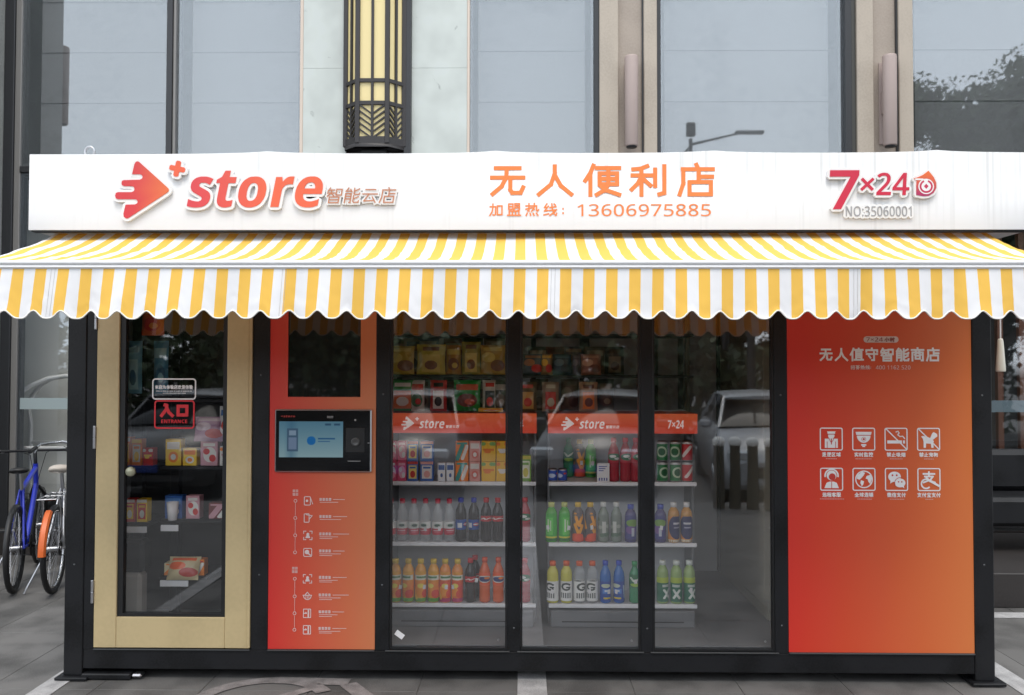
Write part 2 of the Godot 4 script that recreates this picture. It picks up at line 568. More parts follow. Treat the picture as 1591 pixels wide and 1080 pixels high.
# ------------------------------------------------------------------ materials of the place
func make_materials() -> void:
	M.black_metal = triplanar(mat(lin(0.0105, 0.011, 0.013), 0.48, 0.0, 0.4), mottled(256, 0.01, 0.3, 0.35, 1.6, 71, 0.4), 0.9)
	M.black_trim = mat(lin(0.008, 0.008, 0.009), 0.5)
	M.dark_edge = mat(lin(0.09, 0.095, 0.1), 0.4, 0.6)
	M.tan_metal = triplanar(mat(lin(0.55, 0.43, 0.235), 0.38), mottled(128, 0.01, 0.2, 0.93, 1.04, 51, 0.3), 1.3)
	M.chrome = mat(lin(0.75, 0.75, 0.76), 0.18, 1.0)
	M.steel = mat(lin(0.5, 0.5, 0.52), 0.35, 1.0)
	M.white_paint = mat(lin(0.8, 0.8, 0.81), 0.4)
	M.cloth = vmat(0.75)
	M.cloth.backlight_enabled = true
	M.cloth.backlight = Color(0.36, 0.27, 0.19)
	M.cover = vmat(0.75)
	M.cover.backlight_enabled = true
	M.cover.backlight = Color(0.74, 0.61, 0.48)
	M.seam = mat(lin(0.6, 0.58, 0.56), 0.8)
	M.print = vmat(0.4)
	M.gloss_print = vmat(0.33)
	M.sign_face = mat(Color.WHITE, 0.4)
	M.sign_face.albedo_texture = tex(sign_picture())
	M.white_letter = mat(lin(0.78, 0.78, 0.78), 0.45)
	M.white_print = mat(lin(0.78, 0.76, 0.76), 0.6)
	M.faint_print = mat(lin(0.68, 0.5, 0.47), 0.6)
	M.soft_print = mat(lin(0.68, 0.55, 0.53), 0.6)
	M.door_glass = coated_glass(0.13, Color(0.98, 0.99, 1.0))
	M.red_print = mat(lin(0.62, 0.02, 0.03), 0.6)
	M.red_board = mat(lin(0.52, 0.04, 0.03), 0.55)
	M.orange_print = mat(lin(0.82, 0.22, 0.055), 0.55)
	M.orange_letter = mat(lin(0.48, 0.19, 0.1), 0.5)
	M.grey_letter = mat(lin(0.32, 0.32, 0.33), 0.5)
	M.kiosk_glass = coated_glass(0.185, Color(0.98, 0.99, 1.0))
	M.car_glass = mat(lin(0.006, 0.006, 0.007), 0.08, 0.0, 0.2)
	M.dark_glass = mat(lin(0.012, 0.013, 0.013), 0.03, 0.0, 0.7)
	M.interior = mat(lin(0.45, 0.46, 0.47), 0.8)
	M.interior_dark = mat(lin(0.035, 0.036, 0.036), 0.7)
	M.interior_floor = mat(lin(0.16, 0.165, 0.175), 0.45)
	M.curtain = mat(lin(0.28, 0.26, 0.2), 0.85)
	# the ground
	M.ground = triplanar(mat(lin(0.113, 0.107, 0.103), 0.85), mottled(512, 0.008, 0.3, 0.78, 1.16, 3), 0.35)
	var slab_picture := mottled(512, 0.005, 0.3, 0.52, 1.3, 21, 0.4)
	M.slab = []
	for k in 5:
		var v: float = [0.118, 0.126, 0.132, 0.141, 0.124][k]
		M.slab.append(triplanar(mat(lin(v * 1.04, v, v * 0.965), 0.75), slab_picture, 0.8))
	M.road_paint = triplanar(mat(lin(0.5, 0.49, 0.49), 0.8), mottled(256, 0.02, 0.3, 0.62, 1.1, 9), 1.4)
	M.worn_paint = triplanar(mat(lin(0.3, 0.275, 0.27), 0.8), mottled(256, 0.02, 0.35, 0.55, 1.15, 19), 1.7)
	# the building
	M.window_glass = coated_glass(0.12, Color(0.96, 0.985, 1.0))
	M.shop_glass = coated_glass(0.1, Color(0.9, 0.95, 1.0))
	M.blind = triplanar(mat(lin(0.135, 0.142, 0.148), 0.9), mottled(256, 0.006, 0.12, 0.8, 1.18, 61, 0.3), 0.3)
	M.marble = triplanar(mat(lin(0.54, 0.575, 0.55), 0.35), marble_picture(), 0.5)
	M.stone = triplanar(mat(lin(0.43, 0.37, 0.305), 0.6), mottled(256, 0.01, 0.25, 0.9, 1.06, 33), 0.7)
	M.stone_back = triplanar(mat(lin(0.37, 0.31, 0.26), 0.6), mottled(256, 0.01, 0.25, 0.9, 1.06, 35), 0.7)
	M.pier = triplanar(mat(lin(0.3, 0.305, 0.29), 0.55), mottled(256, 0.01, 0.25, 0.85, 1.1, 37), 0.6)
	M.mullion = mat(lin(0.03, 0.031, 0.034), 0.4, 0.2)
	M.mullion_light = mat(lin(0.23, 0.22, 0.21), 0.4, 0.3)
	M.lobby = mat(lin(0.62, 0.62, 0.58), 0.8)
	M.cart_tube = mat(lin(0.75, 0.75, 0.74), 0.4, 0.4)
	M.mauve = mat(lin(0.24, 0.2, 0.2), 0.5)
	M.trim = mat(lin(0.62, 0.52, 0.44), 0.5)
	M.lamp_frame = mat(lin(0.035, 0.032, 0.033), 0.5, 0.2)
	M.lamp_panel = mat(lin(0.8, 0.66, 0.33), 0.4)
	M.lamp_panel.backlight_enabled = true
	M.lamp_panel.backlight = Color(0.3, 0.3, 0.3)
	M.sconce = mat(lin(0.38, 0.3, 0.275), 0.5)
	M.dark_stone = triplanar(mat(lin(0.03, 0.026, 0.025), 0.55), mottled(256, 0.01, 0.25, 0.8, 1.2, 41), 0.7)


# white sheet of the fascia with faint rain streaks
func sign_picture() -> Image:
	var w := 1024
	var h := 96
	var im := Image.create(w, h, false, Image.FORMAT_RGB8)
	im.fill(Color(lin(0.68, 0.68, 0.684)))
	var r := RandomNumberGenerator.new()
	r.seed = 5
	var dirt := []
	for x in w:
		dirt.append(0.0)
	for k in 260:
		var x := r.randi_range(0, w - 3)
		var right := float(x) / w
		var s := r.randf() * (0.05 + 0.17 * right)
		for e in r.randi_range(1, 3):
			if x + e < w: dirt[x + e] += s
	var n := FastNoiseLite.new(); n.seed = 8; n.frequency = 0.03
	for x in w:
		var reach := 0.5 + 0.5 * n.get_noise_1d(x)
		for y in h:
			var t := float(y) / h
			var a: float = minf(dirt[x], 0.26) * clampf(1.4 - t / maxf(reach * 1.3, 0.2), 0.0, 1.0)
			var b := 0.012 * n.get_noise_2d(x * 0.5, y * 2.0)
			var v: float = 0.68 * (1.0 - a) + b
			im.set_pixel(x, y, lin(v, v * 0.996, v * (1.0 - a * 0.06)))
	return im


func marble_picture() -> Image:
	var size := 512
	var n := FastNoiseLite.new(); n.seed = 12; n.frequency = 0.006; n.fractal_type = FastNoiseLite.FRACTAL_RIDGED; n.fractal_octaves = 4
	n.domain_warp_enabled = true; n.domain_warp_amplitude = 40.0; n.domain_warp_frequency = 0.01
	var c := FastNoiseLite.new(); c.seed = 14; c.frequency = 0.01; c.fractal_octaves = 3
	var a := n.get_seamless_image(size, size)
	var b := c.get_seamless_image(size, size)
	var im := Image.create(size, size, false, Image.FORMAT_RGB8)
	for y in size:
		for x in size:
			var vein: float = smoothstep(0.87, 1.0, a.get_pixel(x, y).r)
			var v: float = lerpf(0.93, 1.03, b.get_pixel(x, y).r) * (1.0 - 0.22 * vein)
			im.set_pixel(x, y, Color(v, v, v * 0.995))
	return im


# ------------------------------------------------------------------ ground
func build_ground() -> void:
	var st := S()
	box(st, Vector3(-150, -0.4, -150), Vector3(150, -0.012, 5.9))
	box(st, Vector3(-150, -0.5, 5.901), Vector3(150, -0.05, 6.02))
	var g := obj("ground", st, M.ground)
	tag(g, "", "", "", "structure")
	var rs := S()
	box(rs, Vector3(-150, -0.6, 6.021), Vector3(150, -0.2, 150))
	tag(obj("road", rs, M.ground), "", "", "", "structure")
	var s0 := S()
	box(s0, Vector3(-6.6, -0.0115, -3.6), Vector3(6.6, -0.005, 2.1))
	var pave := obj("pavement", s0, M.ground)
	tag(pave, "", "", "", "structure")
	var m := S()
	box(m, Vector3(-0.2735, -0.05, -0.4485), Vector3(0.2735, 0.0, 0.4485), 0.002)
	m.generate_normals()
	var mesh := m.commit()
	rng.seed = 4
	for j in 6:
		for i in 24:
			var at := Vector3(-6.325 + 0.55 * i, rng.randf_range(-0.0012, 0.0), -3.02 + 0.9 * j)
			if at.z > 1.8 or at.z < -3.3:
				continue
			again("paving_slab", mesh, M.slab[rng.randi() % 5], Transform3D(Basis.IDENTITY, at), pave)
	# parking bay lines and the wheelchair mark
	for e in [[-2.5, -2.38, -1.3, 4.2], [-0.043, 0.107, -1.3, 4.2], [2.5, 2.62, -1.23, 4.2]]:
		var l := S()
		box(l, Vector3(e[0], 0.001, e[2]), Vector3(e[1], 0.004, e[3]))
		tag(obj("parking_line", l, M.road_paint), "", "", "", "structure")
	var cross := S()
	box(cross, Vector3(2.622, 0.001, -1.3), Vector3(7.0, 0.0042, -1.18))
	tag(obj("parking_line", cross, M.road_paint), "", "", "", "structure")
	var w := S()
	var ring := []
	for k in 41:
		ring.append(PI * 0.02 + PI * 1.5 * k / 40.0)
	for k in 40:
		var p := []
		for e in [[k, 0.29], [k, 0.37], [k + 1, 0.37], [k + 1, 0.29]]:
			p.append(Vector3(-1.3 + cos(ring[e[0]] + 0.5) * e[1], 0.0045, 0.33 - sin(ring[e[0]] + 0.5) * e[1]))
		face(w, p, Vector3.UP)
	for e in [[Vector2(-1.3, 0.0), Vector2(-0.92, 0.02), 0.09], [Vector2(-0.92, 0.045), Vector2(-0.78, 0.24), 0.09], [Vector2(-1.05, 0.06), Vector2(-1.25, 0.26), 0.06]]:
		var a := Vector3(e[0].x, 0.0047, e[0].y)
		var b := Vector3(e[1].x, 0.0047, e[1].y)
		var n: Vector3 = (b - a).cross(Vector3.UP).normalized() * e[2] / 2
		face(w, [a + n, b + n, b - n, a - n], Vector3.UP)
	tag(obj("wheelchair_marking", w, M.worn_paint), "", "", "", "structure")


# ------------------------------------------------------------------ the hotel behind the kiosk
const WALL := -2.9
const TOP := 6.4

func window(b: Node3D, x0: float, x1: float, y0: float, y1: float, glass: Material, blinds := true) -> void:
	var w := b1("window", Vector3(x0, y0, WALL - 0.012), Vector3(x1, y1, WALL - 0.006), glass, b)
	var f := S()
	for e in [[x0 - 0.01, x0 + 0.022, y0, y1], [x1 - 0.022, x1 + 0.01, y0, y1]]:
		box(f, Vector3(e[0], e[2], WALL - 0.07), Vector3(e[1], e[3], WALL - 0.013))
	box(f, Vector3(x0 + 0.022, y1 - 0.03, WALL - 0.07), Vector3(x1 - 0.022, y1, WALL - 0.013))
	box(f, Vector3(x0 + 0.022, y0, WALL - 0.07), Vector3(x1 - 0.022, y0 + 0.03, WALL - 0.013))
	obj("frame", f, M.mullion, w)
	if blinds:
		var y := 3.113
		while y < y1:
			var lo := maxf(y, y0 + 0.03)
			var hi := minf(y + 0.4605, y1 - 0.03)
			if hi > lo + 0.05:
				var p := S()
				box(p, Vector3(x0 + 0.06, lo, WALL - 0.2), Vector3(x1 - 0.06, hi, WALL - 0.19), 0.003)
				box(p, Vector3(x0 + 0.06, lo - 0.0008, WALL - 0.189), Vector3(x1 - 0.06, lo + 0.004, WALL - 0.184), 0.001)
				obj("blind_panel", p, M.blind, w)
			y += 0.463


func build_hotel() -> void:
	var b := thing("hotel_building", "hotel facade of tall reflective windows, pale marble and tan stone behind the kiosk", "building", Vector3.ZERO)
	# core: floors, back and inside walls
	var c := S()
	box(c, Vector3(-5.6, 0.0, -8.2), Vector3(9.0, 6.8, -8.0))
	box(c, Vector3(-5.6, 6.4, -8.0), Vector3(9.0, 6.8, WALL + 0.1))
	box(c, Vector3(-5.8, 0.0, -8.2), Vector3(-5.6, 6.8, -2.0))
	box(c, Vector3(9.0, 0.0, -8.2), Vector3(9.2, 6.8, WALL + 0.1))
	box(c, Vector3(-16.0, 0.0, -8.2), Vector3(-5.81, 6.8, -2.35))
	obj("outer_wall", c, M.pier, b)
	for x in [-8.2, -11.2, -14.2]:
		var side := b1("window", Vector3(x, 0.6, -2.349), Vector3(x + 1.7, 5.9, -2.34), M.dark_glass, b)
		b1("frame", Vector3(x - 0.06, 0.5, -2.349), Vector3(x - 0.001, 6.0, -2.3), M.mullion, side)
		b1("frame", Vector3(x + 1.701, 0.5, -2.349), Vector3(x + 1.76, 6.0, -2.3), M.mullion, side)
		b1("transom", Vector3(x, 3.3, -2.339), Vector3(x + 1.7, 3.36, -2.3), M.mullion, side)
	b1("lobby_floor", Vector3(-5.59, 0.0, -7.99), Vector3(8.99, 0.22, WALL - 0.08), M.dark_stone, b)
	b1("lobby_wall", Vector3(-5.59, 0.221, -3.75), Vector3(-1.5, 3.3, -3.65), M.lobby, b)
	b1("upper_floor", Vector3(-5.59, 3.3, -7.99), Vector3(8.99, 3.36, WALL - 0.3), M.interior, b)
	b1("lobby_screen", Vector3(-1.49, 0.221, -4.6), Vector3(8.99, 3.29, -4.5), M.interior_dark, b)
	b1("base_course", Vector3(-4.6, 0.0, WALL - 0.079), Vector3(2.8, 0.24, WALL + 0.03), M.dark_stone, b, 0.005)
	# the pier that stands forward on the left
	b1("pier", Vector3(-5.59, 0.0, WALL + 0.0), Vector3(-4.61, 6.4, -2.0), M.pier, b, 0.008)
	var ml := S()
	box(ml, Vector3(-4.607, 0.24, WALL - 0.07), Vector3(-4.52, TOP, WALL + 0.03), 0.004)
	obj("mullion", ml, M.mullion, b)
	b1("mullion", Vector3(-4.519, 0.24, WALL - 0.07), Vector3(-4.465, TOP, WALL + 0.012), M.mullion_light, b, 0.004)
	b1("transom", Vector3(-4.464, 3.36, WALL - 0.07), Vector3(-3.16, 3.415, WALL + 0.02), M.mullion, b, 0.004)
	b1("mullion", Vector3(-3.158, 0.24, WALL - 0.07), Vector3(-3.108, TOP, WALL + 0.05), M.mullion, b, 0.004)
	b1("mullion", Vector3(-3.107, 0.24, WALL - 0.07), Vector3(-3.084, TOP, WALL + 0.03), M.mullion_light, b, 0.003)
	window(b, -4.464, -3.16, 3.416, TOP, M.window_glass)
	window(b, -4.464, -3.16, 0.241, 3.359, M.shop_glass, false)
	window(b, -3.083, -1.985, 3.416, TOP, M.window_glass)
	window(b, -3.083, -1.985, 0.241, 3.359, M.shop_glass, false)
	b1("transom", Vector3(-3.083, 3.36, WALL - 0.07), Vector3(-1.985, 3.415, WALL + 0.02), M.mullion, b, 0.004)
	b1("trim", Vector3(-1.984, 0.24, WALL - 0.07), Vector3(-1.955, TOP, WALL + 0.03), M.trim, b, 0.004)
	# frosted band across the lower glass
	b1("frosted_band", Vector3(-4.44, 1.27, WALL - 0.005), Vector3(-3.18, 1.37, WALL - 0.003), mat(lin(0.3, 0.36, 0.37), 0.6), b)
	# marble on both sides of the lantern: slabs with fine joints
	for col in [[-1.954, -1.572], [-0.998, -0.512]]:
		var y := 0.24
		for top in [1.2, 2.2, 3.2, 4.273, 5.35, TOP]:
			b1("marble_panel", Vector3(col[0], y, WALL - 0.06), Vector3(col[1], top - 0.0012, WALL + 0.028), M.marble, b, 0.0012)
			y = top
	b1("lantern_back", Vector3(-1.571, 0.24, WALL - 0.06), Vector3(-1.06, TOP, WALL + 0.0), M.mauve, b)
	b1("mullion", Vector3(-1.059, 0.24, WALL - 0.06), Vector3(-0.999, TOP, WALL + 0.09), M.mullion, b, 0.004)
	b1("trim", Vector3(-0.511, 0.24, WALL - 0.06), Vector3(-0.488, TOP, WALL + 0.03), M.trim, b, 0.004)
	window(b, -0.487, 0.6, 0.24, TOP, M.window_glass)
	b1("mullion", Vector3(0.601, 0.24, WALL - 0.07), Vector3(0.646, TOP, WALL + 0.03), M.mullion, b, 0.003)
	pillar(b, 0.647, 0.813, 1.022, 1.15)
	b1("mullion", Vector3(1.151, 0.24, WALL - 0.07), Vector3(1.185, TOP, WALL + 0.03), M.mullion, b, 0.003)
	window(b, 1.186, 2.784, 0.24, TOP, M.window_glass)
	b1("mullion", Vector3(2.785, 0.24, WALL - 0.07), Vector3(2.84, TOP, WALL + 0.05), M.mullion, b, 0.003)
	b1("mullion", Vector3(2.841, 0.24, WALL - 0.07), Vector3(2.884, TOP, WALL + 0.02), mat(lin(0.06, 0.06, 0.055), 0.5), b, 0.003)
	pillar(b, 2.885, 3.03, 3.235, 3.372)
	window(b, 3.39, 5.3, 0.24, TOP, M.window_glass)
	pillar(b, 5.32, 5.47, 5.68, 5.82)
	window(b, 5.84, 7.6, 0.24, TOP, M.window_glass)
	pillar(b, 7.62, 7.77, 7.98, 8.12)
	b1("marble_panel", Vector3(8.121, 0.0, WALL - 0.06), Vector3(8.99, TOP, WALL + 0.03), M.marble, b)
	b1("shelf_band", Vector3(3.392, 1.26, WALL - 0.13), Vector3(5.29, 1.36, WALL - 0.09), mat(lin(0.12, 0.17, 0.2), 0.6), b)
	var k := 0
	while k < 9:
		var lx := 3.55 + 0.2 * k
		b1("wooden_post", Vector3(lx, 0.23, WALL - 0.5), Vector3(lx + 0.05, 3.2, WALL - 0.45), mat(lin(0.12, 0.05, 0.03), 0.5), b)
		k += 1
	# the sconces and the lantern are things of their own
	sconce(Vector3(0.917, 3.553, WALL + 0.0), 0.0, "tan cylinder sconce on the stone pillar left of the wide middle window")
	sconce(Vector3(3.135, 3.553, WALL + 0.0), 0.0, "tan cylinder sconce on the stone pillar beside the window that mirrors trees")
	sconce(Vector3(-4.68, 4.1, -2.0), 0.0, "tan cylinder sconce on the dark stone pier at far left, seen mirrored in glass")
	lantern()
	# a ledge and a long black bench to the right of the kiosk
	b1("stone_ledge", Vector3(2.75, 0.0, WALL + 0.031), Vector3(8.0, 0.235, -1.42), M.dark_stone, self, 0.006)
	tag(get_node("stone_ledge"), "low dark stone ledge along the glass wall right of the kiosk", "ledge")
	var be := thing("lobby_bench", "long black leather bench standing on the dark stone ledge", "bench", Vector3(5.0, 0.235, -2.3))
	b1("seat", Vector3(-1.7, 0.2, -0.26), Vector3(1.7, 0.42, 0.26), M.black_metal, be, 0.03)
	b1("backrest", Vector3(-1.7, 0.421, -0.26), Vector3(1.7, 0.75, -0.1), M.black_metal, be, 0.04)
	for x in [-1.5, 1.5]:
		b1("leg", Vector3(x - 0.04, 0.0, -0.2), Vector3(x + 0.04, 0.2, 0.2), M.black_trim, be)


func pillar(b: Node3D, x0: float, x1: float, x2: float, x3: float) -> void:
	var p := b1("pillar", Vector3(x0, 0.2, WALL - 0.06), Vector3(x1, TOP, WALL + 0.05), M.stone, b, 0.006)
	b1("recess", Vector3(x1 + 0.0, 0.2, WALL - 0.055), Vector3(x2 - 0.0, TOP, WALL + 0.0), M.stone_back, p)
	b1("shadow_gap", Vector3(x2 + 0.0, 0.2, WALL - 0.055), Vector3(x2 + 0.012, TOP, WALL + 0.03), M.mullion, p)
	b1("pilaster", Vector3(x2 + 0.0125, 0.2, WALL - 0.06), Vector3(x3, TOP, WALL + 0.05), M.stone, p, 0.006)


func sconce(at: Vector3, turn: float, label: String) -> void:
	var t := thing("wall_sconce", label, "wall lamp", at, turn, "cylinder sconces on the facade")
	var st := S()
	var prof := [Vector2(0.0, 0.0), Vector2(0.052, 0.0), Vector2(0.056, 0.008), Vector2(0.06, 0.77), Vector2(0.057, 0.782), Vector2(0.0, 0.786)]
	lathe(st, prof, 12, Transform3D(Basis(Vector3.UP, PI / 12), Vector3(0, 0, 0.12)))
	obj("lamp_body", st, M.sconce, t)
	b1("bracket", Vector3(-0.03, 0.3, 0.0), Vector3(0.03, 0.5, 0.065), M.sconce, t, 0.004)
	b1("wall_plate", Vector3(-0.045, 0.04, 0.001), Vector3(0.045, 0.76, 0.012), M.sconce, t, 0.003)
	var l := S()
	lathe(l, [Vector2(0.0, -0.012), Vector2(0.045, -0.012), Vector2(0.045, 0.0)], 12, Transform3D(Basis.IDENTITY, Vector3(0, 0, 0.12)))
	obj("lens", l, M.mullion, t)


func lantern() -> void:
	var t := thing("wall_lantern", "tall half-octagon wall lantern of black latticed metal with cream panels", "lantern", Vector3(-1.312, 3.36, WALL))
	var xs := [-0.255, -0.128, 0.128, 0.255]
	var zs := [0.075, 0.2, 0.2, 0.075]
	var y0 := 0.2
	var y1 := 3.0
	var f := S()
	for k in 4:   # corner posts
		box(f, Vector3(xs[k] - 0.02, y0, zs[k] - 0.02), Vector3(xs[k] + 0.02, y1, zs[k] + 0.02), 0.004)
	for k in 3:
		var a := Vector3(xs[k], 0, zs[k])
		var b := Vector3(xs[k + 1], 0, zs[k + 1])
		var m := (a + b) / 2
		var out := (b - a).cross(Vector3.UP).normalized() * -1.0
		if out.z < 0: out = -out
		bar(f, m + Vector3(0, y0, 0), m + Vector3(0, y1, 0), 0.022, 0.022, out)
		for y in [[y0 + 0.03, 0.06], [0.55, 0.032], [0.745, 0.03], [2.2, 0.03]]:
			bar(f, a + Vector3(0, y[0], 0), b + Vector3(0, y[0], 0), y[1], 0.026, out)
	var body := obj("frame", f, M.lamp_frame, t)
	for k in 3:
		var a := Vector3(xs[k], 0, zs[k])
		var b := Vector3(xs[k + 1], 0, zs[k + 1])
		var m := (a + b) / 2
		var out := Vector3.UP.cross(b - a).normalized()
		if out.z < 0: out = -out
		var p := S()
		var d := (b - a).normalized() * 0.012
		face(p, [a + d - out * 0.006 + Vector3(0, y0, 0), b - d - out * 0.006 + Vector3(0, y0, 0), b - d - out * 0.006 + Vector3(0, y1, 0), a + d - out * 0.006 + Vector3(0, y1, 0)], out)
		face(p, [a + d - out * 0.01 + Vector3(0, y0, 0), b - d - out * 0.01 + Vector3(0, y0, 0), b - d - out * 0.01 + Vector3(0, y1, 0), a + d - out * 0.01 + Vector3(0, y1, 0)], -out)
		obj("cream_panel", p, M.lamp_panel, t)
		for side in [[a, -1.0], [b, 1.0]]:
			for n in 5:
				var s := S()
				var y: float = 0.325 + 0.052 * n
				var e: Vector3 = m.lerp(side[0], 0.84)
				var i: Vector3 = m.lerp(side[0], 0.1)
				bar(s, e + Vector3(0, y, 0) + out * 0.002, i + Vector3(0, y - 0.07, 0) + out * 0.002, 0.013, 0.014, out)
				obj("chevron_slat", s, M.lamp_frame, body)
	var base := S()
	prism(base, PackedVector2Array([Vector2(-0.26, 0.0), Vector2(0.26, 0.0), Vector2(0.26, 0.09), Vector2(0.14, 0.215), Vector2(-0.14, 0.215), Vector2(-0.26, 0.09)]), [], 0.17, 0.2)
	var turned := S()
	turned.append_from(base.commit(), 0, Transform3D(Basis(Vector3.RIGHT, Vector3.BACK, Vector3.UP), Vector3.ZERO))
	obj("base_plate", turned, M.lamp_frame, t)
	b1("neck", Vector3(-0.11, -0.15, 0.0), Vector3(0.11, 0.169, 0.13), M.black_trim, t, 0.004)
	var back := S()
	prism(back, PackedVector2Array([Vector2(-0.25, 0.0), Vector2(0.25, 0.0), Vector2(0.25, 0.05), Vector2(-0.25, 0.05)]), [], 0.17, 3.0)
	var tb := S()
	tb.append_from(back.commit(), 0, Transform3D(Basis(Vector3.RIGHT, Vector3.BACK, Vector3.UP), Vector3.ZERO))
	obj("back_box", tb, M.lamp_frame, t)


# ------------------------------------------------------------------ the kiosk
var warm := func(p: Vector2) -> Color: return Color.WHITE


func gradient(a: Color, b: Color, x0: float, x1: float, slope := 0.0, bend := 1.0) -> Callable:
	return func(p: Vector2) -> Color: return a.lerp(b, pow(clampf((p.x + p.y * slope - x0) / (x1 - x0), 0.0, 1.0), bend))


# a printed board: a grid of quads tinted by fn, thin and closed at the rim
func board(st: SurfaceTool, xs: Array, ys: Array, z: float, fn: Callable, thick: float, hole := Rect2()) -> void:
	for i in xs.size() - 1:
		for j in ys.size() - 1:
			var c := Vector2((xs[i] + xs[i + 1]) / 2, (ys[j] + ys[j + 1]) / 2)
			if hole.has_area() and hole.has_point(c):
				continue
			for e in [[i, j], [i + 1, j + 1], [i + 1, j], [i, j], [i, j + 1], [i + 1, j + 1]]:
				var p := Vector2(xs[e[0]], ys[e[1]])
				st.set_color(fn.call(p))
				st.add_vertex(Vector3(p.x, p.y, z))
	st.set_color(fn.call(Vector2(xs[0], ys[0])))
	var x0: float = xs[0]
	var x1: float = xs[-1]
	var y0: float = ys[0]
	var y1: float = ys[-1]
	for e in [[x0, y0, x1, y0, Vector3.DOWN], [x0, y1, x1, y1, Vector3.UP], [x0, y0, x0, y1, Vector3.LEFT], [x1, y0, x1, y1, Vector3.RIGHT]]:
		face(st, [Vector3(e[0], e[1], z), Vector3(e[2], e[3], z), Vector3(e[2], e[3], z - thick), Vector3(e[0], e[1], z - thick)], e[4])


func steps(a: float, b: float, n: int) -> Array:
	var r := []
	for k in n + 1:
		r.append(lerpf(a, b, float(k) / n))
	return r


func build_kiosk() -> void:
	var k := thing("kiosk", "black framed unmanned convenience kiosk with white sign board, striped awning and red panels", "kiosk")
	# frame: columns, beams, mullions
	for e in [[-2.431, -2.331], [2.33, 2.431]]:
		b1("column", Vector3(e[0], 0.022, -0.1), Vector3(e[1], 2.45, 0.0), M.black_metal, k, 0.004)
	for e in [[-2.431, -2.331], [2.33, 2.431]]:
		b1("column", Vector3(e[0], 0.022, -1.9), Vector3(e[1], 2.45, -1.8), M.black_metal, k, 0.004)
	for e in [[-2.46, -2.29], [2.3, 2.47]]:
		b1("foot_plate", Vector3(e[0], 0.006, -0.12), Vector3(e[1], 0.021, 0.035), M.black_metal, k, 0.003)
	b1("bottom_beam", Vector3(-2.3305, 0.055, -0.1), Vector3(2.3295, 0.156, -0.006), M.black_metal, k, 0.003)
	b1("bottom_beam", Vector3(-2.3305, 0.055, -1.89), Vector3(2.3295, 0.156, -1.8), M.black_metal, k, 0.003)
	b1("top_beam", Vector3(-2.3305, 2.2, -0.1), Vector3(2.3295, 2.31, -0.006), M.black_metal, k, 0.003)
	for e in [[-2.3305, -2.274], [-1.446, -1.356], [-0.791, -0.717], [-0.099, -0.028], [0.601, 0.665], [1.299, 1.368]]:
		b1("mullion", Vector3(e[0], 0.1565, -0.09), Vector3(e[1], 2.1995, -0.004), M.black_metal, k, 0.003)
	for e in [[-2.272, -1.448], [-1.354, -0.793], [-0.735, -0.085], [-0.045, 0.615], [0.65, 1.315], [1.37, 2.328]]:
		b1("sill", Vector3(e[0], 0.1565, -0.004), Vector3(e[1], 0.1625, 0.006), M.dark_edge, k, 0.001)
	# shell
	b1("roof", Vector3(-2.43, 2.451, -1.9), Vector3(2.43, 2.56, -0.001), M.interior, k)
	b1("floor", Vector3(-2.33, 0.09, -1.8), Vector3(2.329, 0.16, -0.101), M.interior_floor, k)
	var bw := S()
	box(bw, Vector3(-2.33, 0.161, -1.8), Vector3(2.329, 2.45, -1.76))
	box(bw, Vector3(-2.43, 0.03, -1.799), Vector3(-2.39, 2.45, -0.1))
	box(bw, Vector3(2.39, 0.03, -1.799), Vector3(2.43, 2.45, -0.1))
	obj("wall_panel", bw, M.interior, k)
	for n in 9:
		b1("wall_batten", Vector3(-2.1 + 0.5 * n, 0.165, -1.759), Vector3(-2.03 + 0.5 * n, 2.44, -1.73), M.interior_dark, k, 0.003)
	b1("partition", Vector3(1.42, 0.163, -1.72), Vector3(1.45, 2.44, -0.55), M.curtain, k)
	b1("pilaster", Vector3(1.375, 0.3, -0.55), Vector3(1.52, 2.44, -0.47), M.curtain, k, 0.004)
	b1("pipe", Vector3(1.16, 0.163, -1.7), Vector3(1.19, 2.44, -1.67), M.curtain, k, 0.004)
	b1("ceiling_panel", Vector3(-2.32, 2.41, -1.75), Vector3(2.32, 2.445, -0.11), M.white_print, k)

	door(k)
	order_panel(k)
	# glass front
	for e in [[-0.716, -0.1], [-0.027, 0.6], [0.666, 1.298]]:
		var g := S()
		face(g, [Vector3(e[0] + 0.005, 0.1665, -0.03), Vector3(e[1] - 0.005, 0.1665, -0.03), Vector3(e[1] - 0.005, 2.199, -0.03), Vector3(e[0] + 0.005, 2.199, -0.03)], Vector3.BACK)
		var pane := obj("glass_pane", g, M.kiosk_glass, k)
		var fr := S()
		box(fr, Vector3(e[0], 0.1628, -0.045), Vector3(e[0] + 0.009, 2.1995, -0.012))
		box(fr, Vector3(e[1] - 0.009, 0.1628, -0.045), Vector3(e[1], 2.1995, -0.012))
		box(fr, Vector3(e[0] + 0.0092, 0.1628, -0.045), Vector3(e[1] - 0.0092, 0.174, -0.012))
		obj("gasket", fr, M.black_trim, pane)
		var cap := S()
		box(cap, Vector3(e[0] + 0.012, 0.1745, -0.032), Vector3(e[0] + 0.14, 0.178, -0.022))
		obj("edge_trim", cap, M.dark_edge, pane)
		var sc := S()
		disc(sc, Vector2(e[1] - 0.045, 0.21), 0.006, -0.0285, 10)
		obj("screw", sc, M.steel, pane)
	var st := S()
	var cc := Vector2(-0.665, 0.235)
	var u := Vector2(cos(-0.62), sin(-0.62))
	var v := u.orthogonal()
	var pts := []
	for e in [[-1, -1], [1, -1], [1, 1], [-1, 1]]:
		var q: Vector2 = cc + u * e[0] * 0.0245 + v * e[1] * 0.0145
		pts.append(Vector3(q.x, q.y, -0.0285))
	face(st, pts, Vector3.BACK)
	obj("paper_label", st, M.white_print, k)
